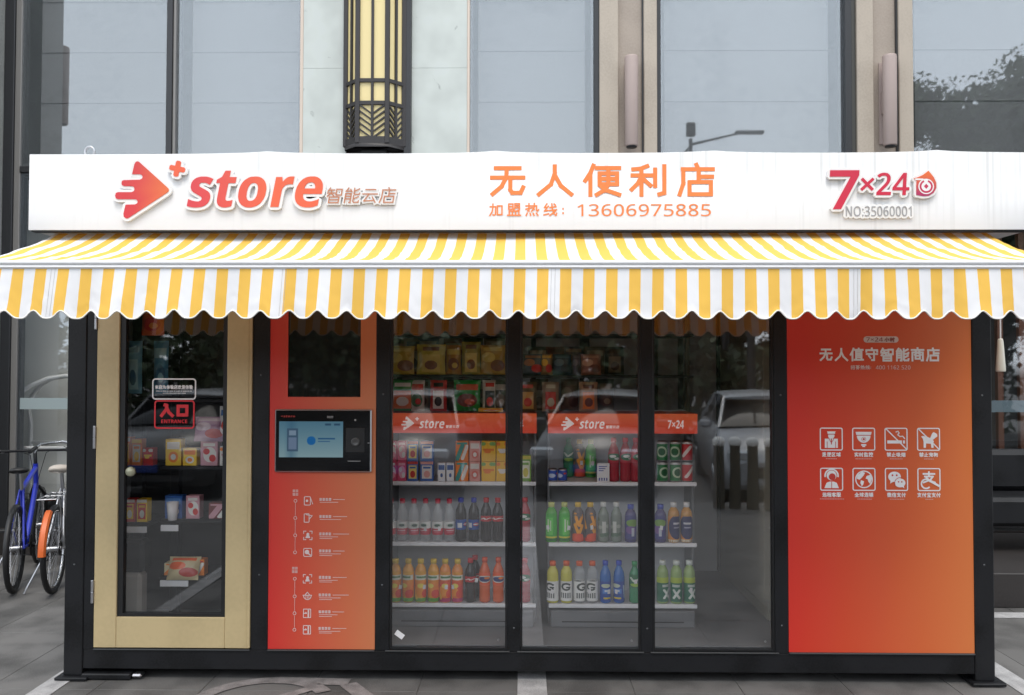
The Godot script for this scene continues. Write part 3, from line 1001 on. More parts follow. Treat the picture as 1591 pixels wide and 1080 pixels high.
	for e in [[-1.402, 0.55], [-1.402, 1.6], [-0.754, 0.5], [-0.754, 1.5], [-0.063, 0.28], [0.633, 0.28], [1.333, 0.3], [1.333, 1.5], [-2.38, 0.6], [2.38, 0.62], [2.38, 1.5]]:
		var s := S()
		lathe(s, [Vector2(0.0, 0.0022), Vector2(0.004, 0.002), Vector2(0.0058, 0.0)], 8, Transform3D(Basis(Vector3.RIGHT, PI / 2), Vector3(e[0], e[1], -0.0035 if absf(e[0]) < 2.3 else 0.0005)))
		obj("screw", s, M.dark_edge, k)
	poster(k)
	fascia(k)
	awning(k)


func door(k: Node3D) -> void:
	var st := S()
	for e in [[-2.272, 0.168, -2.1535, 2.198], [-1.5795, 0.168, -1.448, 2.198]]:
		box(st, Vector3(e[0], e[1], -0.045), Vector3(e[2], e[3], 0.004), 0.003)
	box(st, Vector3(-2.153, 0.168, -0.045), Vector3(-1.58, 0.3285, 0.0035), 0.003)
	box(st, Vector3(-2.153, 2.06, -0.045), Vector3(-1.58, 2.198, 0.0035), 0.003)
	box(st, Vector3(-1.468, 0.17, 0.0042), Vector3(-1.4645, 2.19, 0.006))
	var d := obj("door", st, M.tan_metal, k)
	var g := S()
	box(g, Vector3(-2.1525, 0.329, -0.04), Vector3(-2.124, 2.059, -0.006))
	box(g, Vector3(-1.603, 0.329, -0.04), Vector3(-1.5805, 2.059, -0.006))
	box(g, Vector3(-2.1238, 0.329, -0.04), Vector3(-1.6032, 0.345, -0.006))
	obj("gasket", g, M.black_trim, d)
	var p := S()
	face(p, [Vector3(-2.1237, 0.3452, -0.025), Vector3(-1.6033, 0.3452, -0.025), Vector3(-1.6033, 2.06, -0.025), Vector3(-2.1237, 2.06, -0.025)], Vector3.BACK)
	obj("glass_pane", p, M.door_glass, d)
	for y in [0.46, 1.27, 1.9]:
		var h := S()
		box(h, Vector3(-2.286, y, -0.003), Vector3(-2.2725, y + 0.06, 0.012), 0.002)
		box(h, Vector3(-2.286, y - 0.06, -0.003), Vector3(-2.2725, y - 0.001, 0.012), 0.002)
		tag(obj("hinge", h, M.steel, d), "")
	var l := S()
	lathe(l, [Vector2(0.0, 0.01), Vector2(0.023, 0.008), Vector2(0.026, 0.0), Vector2(0.026, -0.004)], 16, Transform3D(Basis(Vector3.RIGHT, PI / 2), Vector3(-2.098, 1.087, -0.018)))
	obj("round_lock", l, mat(lin(0.42, 0.42, 0.3), 0.35, 0.3), d)
	# stickers on the glass
	var w := S()
	round_rect(w, -1.985, 1.472, -1.757, 1.578, 0.014, 0.007, -0.0225)
	script_text(w, "本店为体验店欢迎体验", -1.973, 1.546, 0.0185, 0.022, 0.0018, 0.0034, -0.0225)
	for e in [[-1.967, -1.775, 1.514], [-1.93, -1.812, 1.503]]:
		for n in 16:
			var a: float = lerpf(e[0], e[1], n / 16.0)
			stroke(w, Vector2(a, e[2]), Vector2(a + 0.006 + (0.003 if n % 3 == 0 else 0.0), e[2]), 0.0034, -0.0225)
	obj("white_sticker", w, M.white_print, d)
	var r := S()
	round_rect(r, -1.972, 1.318, -1.764, 1.462, 0.014, 0.008, -0.0223)
	script_text(r, "入口", -1.942, 1.446, 0.068, 0.068, 0.015, 0.017, -0.0223)
	letters(r, "ENTRANCE", true, -1.938, -1.799, 1.344, 0.019, -0.0223, -0.0223, null, 0.0, false)
	obj("red_sticker", r, M.red_print, d)


func order_panel(k: Node3D) -> void:
	var fn := gradient(Color(0.6, 0.03, 0.025), Color(0.58, 0.19, 0.08), -1.35, -0.78, 0.02, 1.1)
	var st := S()
	var xs := [-1.355, -1.26] + steps(-1.2, -0.92, 4) + [-0.875, -0.7925]
	board(st, xs, [0.1635, 0.5, 0.9, 1.2, 1.485, 2.1, 2.198], -0.008, fn, 0.03, Rect2(-1.26, 1.485, 0.385, 0.615))
	var p := obj("order_panel", st, M.print, k)
	b1("dark_window", Vector3(-1.2605, 1.4845, -0.035), Vector3(-0.8745, 2.1005, -0.016), M.dark_glass, p)
	var rim := S()
	box(rim, Vector3(-1.259, 1.958, -0.0158), Vector3(-0.876, 1.962, -0.014))
	obj("window_rail", rim, M.black_metal, p)
	# terminal
	var t := S()
	box(t, Vector3(-1.3225, 1.09, -0.0075), Vector3(-0.8125, 1.4205, 0.012), 0.006)
	var term := obj("terminal", t, M.steel, p)
	b1("glass_front", Vector3(-1.3165, 1.096, 0.0), Vector3(-0.8185, 1.4145, 0.0145), mat(lin(0.006, 0.006, 0.007), 0.12), term, 0.003)
	var scr := obj("screen", print_quad(-1.298, 1.169, -0.961, 1.357, 0.0152), screen_mat(), term)
	var mk := S()
	letters(mk, "+store", true, -1.29, -1.215, 1.379, 0.011, 0.015, 0.0151, null, 0.15, false)
	obj("small_logo", mk, mat(lin(0.4, 0.03, 0.02), 0.5), term)
	var sp := S()
	for n in 2:
		stroke(sp, Vector2(-1.045, 1.384 - 0.007 * n), Vector2(-1.015, 1.384 - 0.007 * n), 0.003, 0.0151)
	disc(sp, Vector2(-0.897, 1.365), 0.0055, 0.0151, 12)
	disc(sp, Vector2(-0.967, 1.247), 0.004, 0.0151, 10)
	stroke(sp, Vector2(-0.935, 1.15), Vector2(-0.87, 1.15), 0.0035, 0.0151)
	stroke(sp, Vector2(-0.83, 1.245), Vector2(-0.822, 1.245), 0.004, 0.0151)
	obj("mark", sp, mat(lin(0.28, 0.28, 0.28), 0.5), term)
	b1("reader", Vector3(-0.945, 1.195, 0.0146), Vector3(-0.847, 1.325, 0.019), M.black_trim, term, 0.004)
	var ln := S()
	lathe(ln, [Vector2(0.0, 0.006), Vector2(0.014, 0.004), Vector2(0.02, 0.007), Vector2(0.023, 0.004), Vector2(0.023, 0.0)], 18, Transform3D(Basis(Vector3.RIGHT, PI / 2), Vector3(-0.894, 1.251, 0.0192)))
	obj("lens_ring", ln, mat(lin(0.1, 0.1, 0.1), 0.3, 0.5), term)
	# printed steps: small icons with headings and lines
	var ys := [0.938, 0.848, 0.757, 0.668, 0.53, 0.438, 0.35, 0.264]
	for n in 8:
		var ic := S()
		var dim := S()
		var x := -1.148
		var y: float = ys[n]
		var z := -0.0068
		var t2 := 0.004
		if n == 0:
			round_rect(ic, x - 0.02, y - 0.022, x + 0.012, y + 0.022, 0.005, t2, z)
			disc(ic, Vector2(x - 0.006, y), 0.007, z + 0.0003, 10)
			stroke(ic, Vector2(x + 0.014, y + 0.012), Vector2(x + 0.024, y - 0.016), t2, z + 0.0002)
		elif n == 1:
			round_rect(ic, x - 0.02, y - 0.022, x + 0.006, y + 0.022, 0.004, t2, z)
			stroke(ic, Vector2(x - 0.01, y + 0.018), Vector2(x + 0.022, y + 0.012), t2, z + 0.0002)
			stroke(ic, Vector2(x + 0.022, y + 0.012), Vector2(x + 0.006, y - 0.006), t2, z + 0.0004)
		elif n == 2 or n == 4:
			for s in [[-1, -1], [1, -1], [-1, 1], [1, 1]]:
				stroke(ic, Vector2(x + s[0] * 0.022, y + s[1] * 0.022), Vector2(x + s[0] * 0.01, y + s[1] * 0.022), t2, z)
				stroke(ic, Vector2(x + s[0] * 0.022, y + s[1] * 0.022), Vector2(x + s[0] * 0.022, y + s[1] * 0.01), t2, z + 0.0002)
			disc(ic, Vector2(x, y + 0.006), 0.008, z, 10)
			flat(ic, [Vector2(x - 0.013, y - 0.014), Vector2(x + 0.013, y - 0.014), Vector2(x + 0.008, y), Vector2(x - 0.008, y)], z + 0.0002)
		elif n == 3:
			round_rect(ic, x - 0.021, y - 0.021, x + 0.021, y + 0.021, 0.006, t2, z)
			disc(ic, Vector2(x - 0.004, y + 0.002), 0.012, z + 0.0002, 12)
			stroke(ic, Vector2(x + 0.004, y - 0.006), Vector2(x + 0.014, y - 0.014), 0.006, z + 0.0004)
		elif n == 5:
			arc(ic, Vector2(x, y + 0.004), 0.02, t2, PI, TAU, z, 12)
			stroke(ic, Vector2(x - 0.023, y + 0.006), Vector2(x + 0.023, y + 0.006), t2, z + 0.0002)
			stroke(ic, Vector2(x - 0.012, y + 0.008), Vector2(x, y + 0.022), t2, z + 0.0004)
			stroke(ic, Vector2(x + 0.012, y + 0.008), Vector2(x, y + 0.022), t2, z + 0.0006)
			for q in [-0.008, 0.0, 0.008]:
				stroke(ic, Vector2(x + q, y + 0.002), Vector2(x + q, y - 0.01), 0.003, z + 0.0003)
		else:
			round_rect(ic, x - 0.02, y - 0.022, x + 0.018, y + 0.022, 0.003, t2, z)
			stroke(ic, Vector2(x + 0.006, y - 0.016), Vector2(x + 0.006, y + 0.016), 0.008, z + 0.0002)
			stroke(ic, Vector2(x - 0.016, y), Vector2(x - 0.004, y), 0.005, z + 0.0003)
			stroke(ic, Vector2(x - 0.008, y + 0.006), Vector2(x - 0.003, y), 0.004, z + 0.0005)
		for c in 4:   # heading and its small print, too fine to read
			var cx := -1.087 + 0.0165 * c
			for q in 3:
				stroke(ic, Vector2(cx, y + 0.013 - 0.005 * q), Vector2(cx + 0.011, y + 0.013 - 0.005 * q), 0.003, z + 0.0001 * q)
			stroke(ic, Vector2(cx + 0.0055, y + 0.015), Vector2(cx + 0.0055, y + 0.002), 0.0026, z + 0.0005)
		stroke(dim, Vector2(-1.014, y + 0.008), Vector2(-0.955 + 0.012 * (n % 3), y + 0.008), 0.003, z)
		stroke(dim, Vector2(-1.085, y - 0.007), Vector2(-0.99 + 0.016 * (n % 2), y - 0.007), 0.0028, z)
		if n > 1:
			stroke(dim, Vector2(-1.085, y - 0.016), Vector2(-1.02, y - 0.016), 0.0028, z)
		arc(dim, Vector2(-1.215, y), 0.008, 0.003, 0, TAU, z, 10)
		if n % 4 != 3:
			stroke(dim, Vector2(-1.215, y - 0.012), Vector2(-1.215, ys[n + 1] + 0.012), 0.0018, z)
		tag(obj("step_icon", ic, M.soft_print, p), "", "", "", "stuff")
		tag(obj("step_note", dim, M.faint_print, p), "", "", "", "stuff")
	for y in [0.995, 0.59]:
		var dim := S()
		for q in 4:
			for r2 in 3:
				var bx := -1.229 + 0.016 * (q % 2)
				var by: float = y - 0.018 * (q / 2)
				stroke(dim, Vector2(bx, by - 0.005 * r2), Vector2(bx + 0.011, by - 0.005 * r2), 0.0028, -0.0068)
		tag(obj("step_note", dim, M.faint_print, p), "", "", "", "stuff")


func screen_mat() -> StandardMaterial3D:
	var w := 128
	var h := 72
	var im := Image.create(w, h, false, Image.FORMAT_RGB8)
	for y in h:
		for x in w:
			var t := float(y) / h
			var c := Color8(86, 128, 150).lerp(Color8(140, 170, 178), t)
			c = c.lerp(Color8(60, 100, 130), clampf(0.5 - absf(x - 24) / 30.0, 0.0, 1.0))
			im.set_pixel(x, y, c)
	im.fill_rect(Rect2i(16, 14, 22, 46), Color8(70, 96, 120))
	im.fill_rect(Rect2i(20, 18, 14, 10), Color8(128, 150, 172))
	im.fill_rect(Rect2i(19, 32, 16, 24), Color8(112, 132, 160))
	for y in range(-9, 10):
		for x in range(-9, 10):
			if x * x + y * y < 80:
				im.set_pixel(64 + x, 38 + y, Color8(30, 105, 170))
	im.fill_rect(Rect2i(78, 33, 34, 3), Color8(46, 92, 134))
	im.fill_rect(Rect2i(78, 39, 24, 2), Color8(60, 104, 142))
	im.fill_rect(Rect2i(92, 4, 12, 4), Color8(52, 84, 110))
	im.fill_rect(Rect2i(110, 4, 12, 4), Color8(52, 84, 110))
	var m := mat(Color.BLACK, 0.15)
	m.emission_enabled = true
	m.emission = Color.WHITE
	m.emission_operator = BaseMaterial3D.EMISSION_OP_MULTIPLY
	m.emission_texture = ImageTexture.create_from_image(im)
	m.emission_energy_multiplier = 0.26
	return m


func poster(k: Node3D) -> void:
	var fn := gradient(Color(0.63, 0.035, 0.02), Color(0.61, 0.19, 0.052), 1.36, 2.42, -0.04, 1.2)
	var st := S()
	board(st, steps(1.369, 2.3285, 10), steps(0.1635, 2.198, 6), -0.006, fn, 0.03)
	var p := obj("poster_panel", st, M.print, k)
	var z := -0.0048
	var h := S()
	script_text(h, "无人值守智能商店", 1.537, 1.749, 0.071, 0.072, 0.0085, 0.0098, z)
	obj("heading", h, M.white_print, p)
	var pill := S()
	var pp := []
	for n in 9:
		pp.append(Vector3(1.935 + cos(-PI / 2 + PI * n / 8) * 0.0165, 1.792 + sin(-PI / 2 + PI * n / 8) * 0.0165, z))
	for n in 9:
		pp.append(Vector3(1.785 + cos(PI / 2 + PI * n / 8) * 0.0165, 1.792 + sin(PI / 2 + PI * n / 8) * 0.0165, z))
	face(pill, pp, Vector3.BACK)
	obj("pill", pill, mat(lin(0.62, 0.5, 0.46), 0.6), p)
	var q := S()
	letters(q, "7×24", false, 1.782, 1.87, 1.7815, 0.021, z, z + 0.0012, null, 0.0, false)
	script_text(q, "小时", 1.877, 1.804, 0.0255, 0.0245, 0.003, 0.0036, z + 0.0012)
	obj("pill_text", q, mat(lin(0.25, 0.03, 0.02), 0.6), p)
	var f := S()
	script_text(f, "招募热线：", 1.7, 1.657, 0.0225, 0.0225, 0.003, 0.0032, z)
	letters(f, "400 1162 520", false, 1.831, 2.012, 1.6355, 0.0205, z, z + 0.0003, null, 0.0, false)
	obj("hotline", f, M.faint_print, p)
	var names := ["巡逻区域", "实时监控", "禁止吸烟", "禁止宠物", "远程客服", "全球连锁", "微信支付", "支付宝支付"]
	for n in 8:
		var c := Vector2(1.5965 + 0.1685 * (n % 4), 1.2705 - 0.2095 * (n / 4))
		var ic := S()
		var cap := S()
		var notes := S()
		round_rect(ic, c.x - 0.057, c.y - 0.057, c.x + 0.057, c.y + 0.057, 0.008, 0.0058, z)
		icon(ic, n, c, z + 0.0002)
		var text: String = names[n]
		var cw := 0.0225
		var wid := text.length() * (cw + 0.0022)
		script_text(cap, text, c.x - wid / 2, c.y - 0.0685, cw, 0.024, 0.0022, 0.0034, z)
		var half: float = [0.028, 0.042, 0.032, 0.022, 0.06, 0.034, 0.034, 0.018][n]
		var x := c.x - half
		while x < c.x + half:
			stroke(notes, Vector2(x, c.y - 0.1025), Vector2(x + 0.004, c.y - 0.1025), 0.0028, z)
			x += 0.0085
		var pic := obj("icon", ic, M.white_print, p)
		obj("caption", cap, M.white_print, p)
		tag(obj("fine_print", notes, M.faint_print, p), "", "", "", "stuff")
		if n in [0, 1, 4, 6]:
			var cut := S()
			match n:
				0:
					stroke(cut, c + Vector2(-0.019, 0.0255), c + Vector2(0.019, 0.0255), 0.0035, z + 0.0012)
					stroke(cut, c + Vector2(0, 0.001), c + Vector2(0, -0.026), 0.005, z + 0.0012)
					for s in [-1, 1]:
						stroke(cut, c + Vector2(0.022 * s, -0.014), c + Vector2(0.022 * s, -0.045), 0.0032, z + 0.0012)
						stroke(cut, c + Vector2(0.012 * s, 0.0), c + Vector2(0.002 * s, -0.016), 0.0028, z + 0.0014)
				1:
					stroke(cut, c + Vector2(-0.038, 0.02), c + Vector2(0.038, 0.02), 0.003, z + 0.0012)
					disc(cut, c + Vector2(0, 0.0), 0.012, z + 0.0006, 14)
				4:
					disc(cut, c + Vector2(0.003, 0.013), 0.018, z + 0.0012, 16)
					stroke(cut, c + Vector2(0, -0.014), c + Vector2(0, -0.045), 0.0032, z + 0.0012)
				6:
					for e in [[-21, 22, 5], [1, 22, 5], [10, -12, 4], [27, -12, 4]]:
						disc(cut, c + Vector2(e[0], e[1]) * 0.001, e[2] * 0.001, z + 0.0014, 10)
					arc(cut, c + Vector2(0.018, -0.018), 0.0275, 0.003, 1.2, 3.6, z + 0.0013, 14)
			tag(obj("icon_gap", cut, M.red_board, pic), "", "", "", "stuff")
	var bottom := S()
	box(bottom, Vector3(1.3695, 0.158, -0.0055), Vector3(2.328, 0.1632, 0.002))
	obj("edge_trim", bottom, M.dark_edge, p)


func icon(st: SurfaceTool, n: int, c: Vector2, z: float) -> void:
	var P := func(x: float, y: float) -> Vector2: return c + Vector2(x, y) * 0.001
	match n:
		0:   # guard
			disc(st, P.call(0, 18), 0.017, z, 16)
			flat(st, [P.call(-22, 40), P.call(22, 40), P.call(18, 28), P.call(-18, 28)], z + 0.0003)
			flat(st, [P.call(-34, 2), P.call(34, 2), P.call(34, -46), P.call(-34, -46)], z)
			flat(st, [P.call(-20, 30), P.call(20, 30), P.call(20, 26), P.call(-20, 26)], z + 0.0005)
		1:   # dome camera
			flat(st, [P.call(-42, 38), P.call(42, 38), P.call(38, 22), P.call(-38, 22)], z)
			var p := []
			for k in 13:
				p.append(P.call(cos(PI + PI * k / 12) * 36, 19 + sin(PI + PI * k / 12) * 38))
			flat(st, p, z + 0.0002)
			arc(st, P.call(0, 0), 0.008, 0.004, 0, TAU, z + 0.0008, 12)
			stroke(st, P.call(-10, -30), P.call(10, -30), 0.008, z)
			stroke(st, P.call(-5, -38), P.call(5, -38), 0.006, z + 0.0002)
		2, 3:
			stroke(st, P.call(-50, 52), P.call(52, -50), 0.006, z + 0.0008)
			if n == 2:
				flat(st, [P.call(-46, -6), P.call(30, -6), P.call(30, -22), P.call(-46, -22)], z)
				flat(st, [P.call(36, -6), P.call(46, -6), P.call(46, -22), P.call(36, -22)], z)
				var last: Vector2 = P.call(0, 38)
				for e in [[10, 42], [16, 32], [8, 24], [20, 14], [34, 16], [44, 4]]:
					var q: Vector2 = P.call(e[0], e[1])
					stroke(st, last, q, 0.0055, z + 0.0003)
					last = q
			else:
				flat(st, [P.call(-38, 14), P.call(-30, 18), P.call(14, 6), P.call(28, -10), P.call(22, -24), P.call(-24, -20), P.call(-30, 4)], z)
				flat(st, [P.call(-26, -4), P.call(-12, -4), P.call(-14, -44), P.call(-26, -44)], z + 0.0002)
				flat(st, [P.call(10, -8), P.call(24, -8), P.call(26, -44), P.call(14, -44)], z + 0.0002)
				flat(st, [P.call(8, 6), P.call(20, -4), P.call(46, 16), P.call(44, 28), P.call(26, 38), P.call(18, 30)], z + 0.0004)
		4:   # helper with a headset
			disc(st, P.call(0, 20), 0.026, z, 18)
			arc(st, P.call(0, 18), 0.034, 0.008, -0.2, PI + 0.2, z, 16)
			flat(st, [P.call(-38, -46), P.call(38, -46), P.call(26, -18), P.call(10, -12), P.call(-10, -12), P.call(-26, -18)], z)
		5:   # globe
			arc(st, c, 0.043, 0.006, 0, TAU, z, 28)
			flat(st, [P.call(-34, 22), P.call(-10, 40), P.call(6, 34), P.call(-4, 18), P.call(-14, 6), P.call(-24, -2), P.call(-38, 4)], z + 0.0002)
			flat(st, [P.call(-16, -4), P.call(0, -10), P.call(-4, -26), P.call(-12, -36), P.call(-20, -18)], z + 0.0002)
			flat(st, [P.call(14, 18), P.call(34, 24), P.call(40, 4), P.call(32, -24), P.call(22, -12), P.call(18, 2), P.call(8, 4)], z + 0.0002)
		6:   # two speech bubbles
			var p := []
			for k in 24:
				p.append(P.call(-10 + cos(TAU * k / 24) * 33, 14 + sin(TAU * k / 24) * 27))
			flat(st, p, z)
			flat(st, [P.call(-30, -4), P.call(-14, -10), P.call(-34, -22)], z + 0.0002)
			p = []
			for k in 24:
				p.append(P.call(18 + cos(TAU * k / 24) * 28, -18 + sin(TAU * k / 24) * 23))
			flat(st, p, z + 0.0005)
			flat(st, [P.call(26, -36), P.call(38, -30), P.call(40, -46)], z + 0.0006)
		7:
			script_text(st, "支", c.x - 0.036, c.y + 0.042, 0.072, 0.062, 0.0, 0.009, z)
			arc(st, P.call(-16, -22), 0.024, 0.008, 0.4, TAU - 0.7, z + 0.0014, 20)
			stroke(st, P.call(10, -10), P.call(50, -32), 0.011, z + 0.0016)


# ------------------------------------------------------------------ the white sign board with its raised marks
func arrow_shape() -> PackedVector2Array:
	var pts := PackedVector2Array()
	for e in [[600, 728], [605, 718], [612, 714], [620, 716], [742, 826], [750, 834], [752, 840], [750, 847], [742, 854], [584, 959], [574, 965], [566, 965], [557, 958], [555, 945], [564, 905], [605, 904], [615, 899], [617, 892], [613, 884], [605, 881], [530, 881], [521, 877], [518, 866], [521, 854], [530, 850], [590, 850], [600, 845], [602, 836], [600, 828], [592, 824], [555, 823], [547, 819], [545, 810], [547, 800], [556, 797], [625, 795], [635, 790], [637, 782], [633, 774], [624, 771], [591, 771]]:
		pts.append(Vector2(-2.014 + (e[0] - 518.0) * 0.001128, 2.649 - (e[1] - 714.0) * 0.001118))
	return pts


func bolder(shapes: Array, d: float) -> Array:
	for s in shapes:
		var o: PackedVector2Array = s.outer
		if Geometry2D.is_polygon_clockwise(o):
			o.reverse()
		s.outer = Geometry2D.offset_polygon(o, d, Geometry2D.JOIN_MITER)[0]
		for i in s.holes.size():
			var h: PackedVector2Array = s.holes[i]
			if Geometry2D.is_polygon_clockwise(h):
				h.reverse()
			var g := Geometry2D.offset_polygon(h, -d, Geometry2D.JOIN_MITER)
			if g.size() > 0:
				s.holes[i] = g[0]
	return shapes


func fascia(k: Node3D) -> void:
	var z := 0.335
	# wrapped box, its front a sheet with a slightly uneven upper edge
	var st := S()
	box(st, Vector3(-2.449, 2.3145, 0.001), Vector3(2.449, 2.686, z - 0.004))
	var sign := obj("sign_board", st, M.white_paint, k)
	var sheet := SurfaceTool.new()
	sheet.begin(Mesh.PRIMITIVE_TRIANGLES)
	var n := 96
	var top := func(x: float) -> float:
		var y := 2.689
		for b in [-1.27, -0.15, 0.905, 1.99]:
			var d: float = absf(x - b)
			y += 0.011 * exp(-d * 9.0) + 0.003 * exp(-d * d * 5.0)
		return y
	var xl := func(i: int) -> float: return -2.451 + 4.902 * i / n
	for i in n:
		for e in [[0, 0], [1, 1], [1, 0], [0, 0], [0, 1], [1, 1]]:
			var x: float = xl.call(i + e[0])
			sheet.set_uv(Vector2((x + 2.451) / 4.902, 1.0 - e[1]))
			sheet.add_vertex(Vector3(x, top.call(x) if e[1] else 2.3145, z))
		for e in [[0, 0], [1, 1], [1, 0], [0, 0], [0, 1], [1, 1]]:   # folded back over the top
			var x: float = xl.call(i + e[0])
			sheet.set_uv(Vector2((x + 2.451) / 4.902, 0.01))
			sheet.add_vertex(Vector3(x, top.call(x) if e[1] == 0 else 2.6865, z if e[1] == 0 else 0.1))
	obj("sign_sheet", sheet, M.sign_face, sign)
	b1("under_trim", Vector3(-2.44, 2.307, z - 0.05), Vector3(2.44, 2.314, z - 0.006), M.black_trim, sign)
	for e in [[-2.245, 0.16]]:   # lifting eyes on the roof
		var pts := []
		for q in 17:
			pts.append(Vector3(e[0] + cos(TAU * q / 16) * 0.024, 2.745 + sin(TAU * q / 16) * 0.028, e[1]))
		pts.remove_at(16)
		var eye := S()
		tube(eye, pts, 0.006, 6, true)
		tube(eye, [Vector3(e[0], 2.69, e[1]), Vector3(e[0], 2.718, e[1])], 0.009, 8)
		box(eye, Vector3(e[0] - 0.03, 2.687, e[1] - 0.03), Vector3(e[0] + 0.03, 2.692, e[1] + 0.03))
		obj("lifting_eye", eye, M.steel, sign)
	var zf := z + 0.018
	# arrow mark
	var shade := func(p: Vector2) -> Color:
		var t := clampf((p.x + 1.98) / 0.24 * 0.8 + (p.y - 2.5) * 0.5 + 0.08 - absf(p.y - 2.52) * 1.6, 0.0, 1.0)
		return Color(0.58, 0.035, 0.045).lerp(Color(0.76, 0.2, 0.04), t * t)
	var arrow := arrow_shape()
	var b := S()
	for o in Geometry2D.offset_polygon(arrow, 0.0135, Geometry2D.JOIN_ROUND):
		if absf(area(o)) > 0.005:
			prism(b, o, [], z + 0.001, zf)
	var back := obj("logo_back", b, M.white_letter, sign)
	var a := S()
	prism(a, arrow, [], zf - 0.001, zf + 0.003, shade)
	obj("arrow_mark", a, M.gloss_print, sign)
	# plus mark
	var plus := PackedVector2Array()
	for e in [[-13, -40], [13, -40], [13, -13], [40, -13], [40, 13], [13, 13], [13, 40], [-13, 40], [-13, 13], [-40, 13], [-40, -13], [-13, -13]]:
		plus.append(Vector2(-1.71, 2.612) + (Vector2(e[0], e[1]) * 0.00098).rotated(-0.2))
	var soft: PackedVector2Array = Geometry2D.offset_polygon(Geometry2D.offset_polygon(plus, -0.006)[0], 0.006, Geometry2D.JOIN_ROUND)[0]
	b = S()
	prism(b, Geometry2D.offset_polygon(plus, 0.0105, Geometry2D.JOIN_ROUND)[0], [], z + 0.001, zf + 0.0006)
	obj("plus_back", b, M.white_letter, sign)
	a = S()
	prism(a, soft, [], zf - 0.001, zf + 0.003, Color(0.74, 0.11, 0.045))
	obj("plus_mark", a, M.gloss_print, sign)
	# the word beside it, slanted
	var word := text_shapes("store", true, -1.662, -1.012, 2.424, 0.192, 0.19)
	b = S()
	letter_backs(b, word, 0.0135, z + 0.001, zf)
	obj("letter_back", b, M.white_letter, sign)
	var red := gradient(Color(0.57, 0.02, 0.065), Color(0.74, 0.12, 0.05), -1.6, -1.0, 0.1, 1.2)
	for s in word:
		a = S()
		prism(a, s.outer, s.holes, zf - 0.001, zf + 0.003, red)
		obj("letter", a, M.gloss_print, sign)
	b = S()
	script_text(b, "智能云店", -0.986, 2.522, 0.081, 0.082, 0.006, 0.021, z + 0.0125, 0.16, 0.0115)
	obj("small_word_back", b, M.white_letter, sign)
	a = S()
	script_text(a, "智能云店", -0.986, 2.522, 0.081, 0.082, 0.006, 0.0058, z + 0.0165, 0.16)
	obj("small_word", a, M.orange_letter, sign)
	# flat orange words in the middle
	for i in 5:
		a = S()
		script_text(a, "无人便利店"[i], -0.186 + 0.23 * i, 2.64, 0.186, 0.166, 0.044, 0.0205, z + 0.0012)
		obj("headline_letter", a, M.orange_print, sign)
	a = S()
	script_text(a, "加盟热线：", -0.184, 2.446, 0.069, 0.067, 0.019, 0.0068, z + 0.0012)
	letters(a, "13606975885", false, 0.248, 0.897, 2.381, 0.058, z + 0.001, z + 0.0016)
	obj("phone_number", a, M.orange_print, sign)
	# round-the-clock mark on the right
	var seven := bolder(text_shapes("7", false, 1.464, 1.594, 2.416, 0.178, 0.06), 0.0055)
	var rest := bolder(text_shapes("×24", false, 1.614, 1.846, 2.48, 0.104, 0.06), 0.0016)
	b = S()
	letter_backs(b, seven + rest, 0.011, z + 0.001, zf)
	obj("letter_back", b, M.white_letter, sign)
	for s in seven + rest:
		a = S()
		prism(a, s.outer, s.holes, zf - 0.001, zf + 0.003, Color(0.55, 0.025, 0.06))
		obj("letter", a, M.gloss_print, sign)
	var num_shapes := text_shapes("NO:35060001", false, 1.546, 1.862, 2.377, 0.048)
	b = S()
	letter_backs(b, num_shapes, 0.01, z + 0.001, z + 0.012)
	obj("number_back", b, M.white_letter, sign)
	a = S()
	for s in num_shapes:
		prism(a, s.outer, s.holes, z + 0.012, z + 0.0155)
	obj("number", a, M.grey_letter, sign)
	# drop-shaped mark
	var c := Vector2(1.934, 2.524)
	var drop := PackedVector2Array()
	for e in [[-52, -46], [-18, -52], [8, -50], [32, -36], [46, -12], [46, 14], [34, 42], [18, 62], [8, 74], [-2, 66], [-18, 54], [-44, 42], [-64, 36], [-50, 24], [-52, 0]]:
		drop.append(c + Vector2(e[0], e[1]) * 0.00098)
	b = S()
	prism(b, Geometry2D.offset_polygon(drop, 0.01, Geometry2D.JOIN_ROUND)[0], [], z + 0.001, zf)
	obj("drop_back", b, M.white_letter, sign)
	a = S()
	var fire := func(p: Vector2) -> Color: return Color(0.36, 0.02, 0.12).lerp(Color(0.78, 0.17, 0.04), clampf((p.y - 2.47) / 0.12, 0.0, 1.0))
	prism(a, drop, [], zf - 0.001, zf + 0.003, fire)
	var mark := obj("drop_mark", a, M.gloss_print, sign)
	a = S()
	disc(a, c + Vector2(-0.004, -0.004), 0.0375, zf + 0.0034, 28)
	stroke(a, c + Vector2(-0.054, 0.031), c + Vector2(-0.02, 0.03), 0.008, zf + 0.0037)
	obj("drop_ring", a, M.white_letter, mark)
	a = S()
	for k2 in 20:
		a.set_color(fire.call(c))
		arc(a, c + Vector2(-0.004, -0.004), 0.0275, 0.009, PI * 0.62 + PI * 1.78 * k2 / 20, PI * 0.62 + PI * 1.78 * (k2 + 1) / 20, zf + 0.0038, 1)
	flat(a, [c + Vector2(-0.004, 0.009), c + Vector2(0.007, -0.003), c + Vector2(-0.004, -0.016), c + Vector2(-0.015, -0.003)], zf + 0.004)
	obj("drop_core", a, mat(lin(0.5, 0.03, 0.09), 0.45), mark)


# ------------------------------------------------------------------ the striped awning
const AX0 := -2.385
const AX1 := 2.29
const PERIOD := 0.0963
const YELLOW := Color(0.95, 0.57, 0.1)
const WHITE := Color(0.9, 0.9, 0.92)


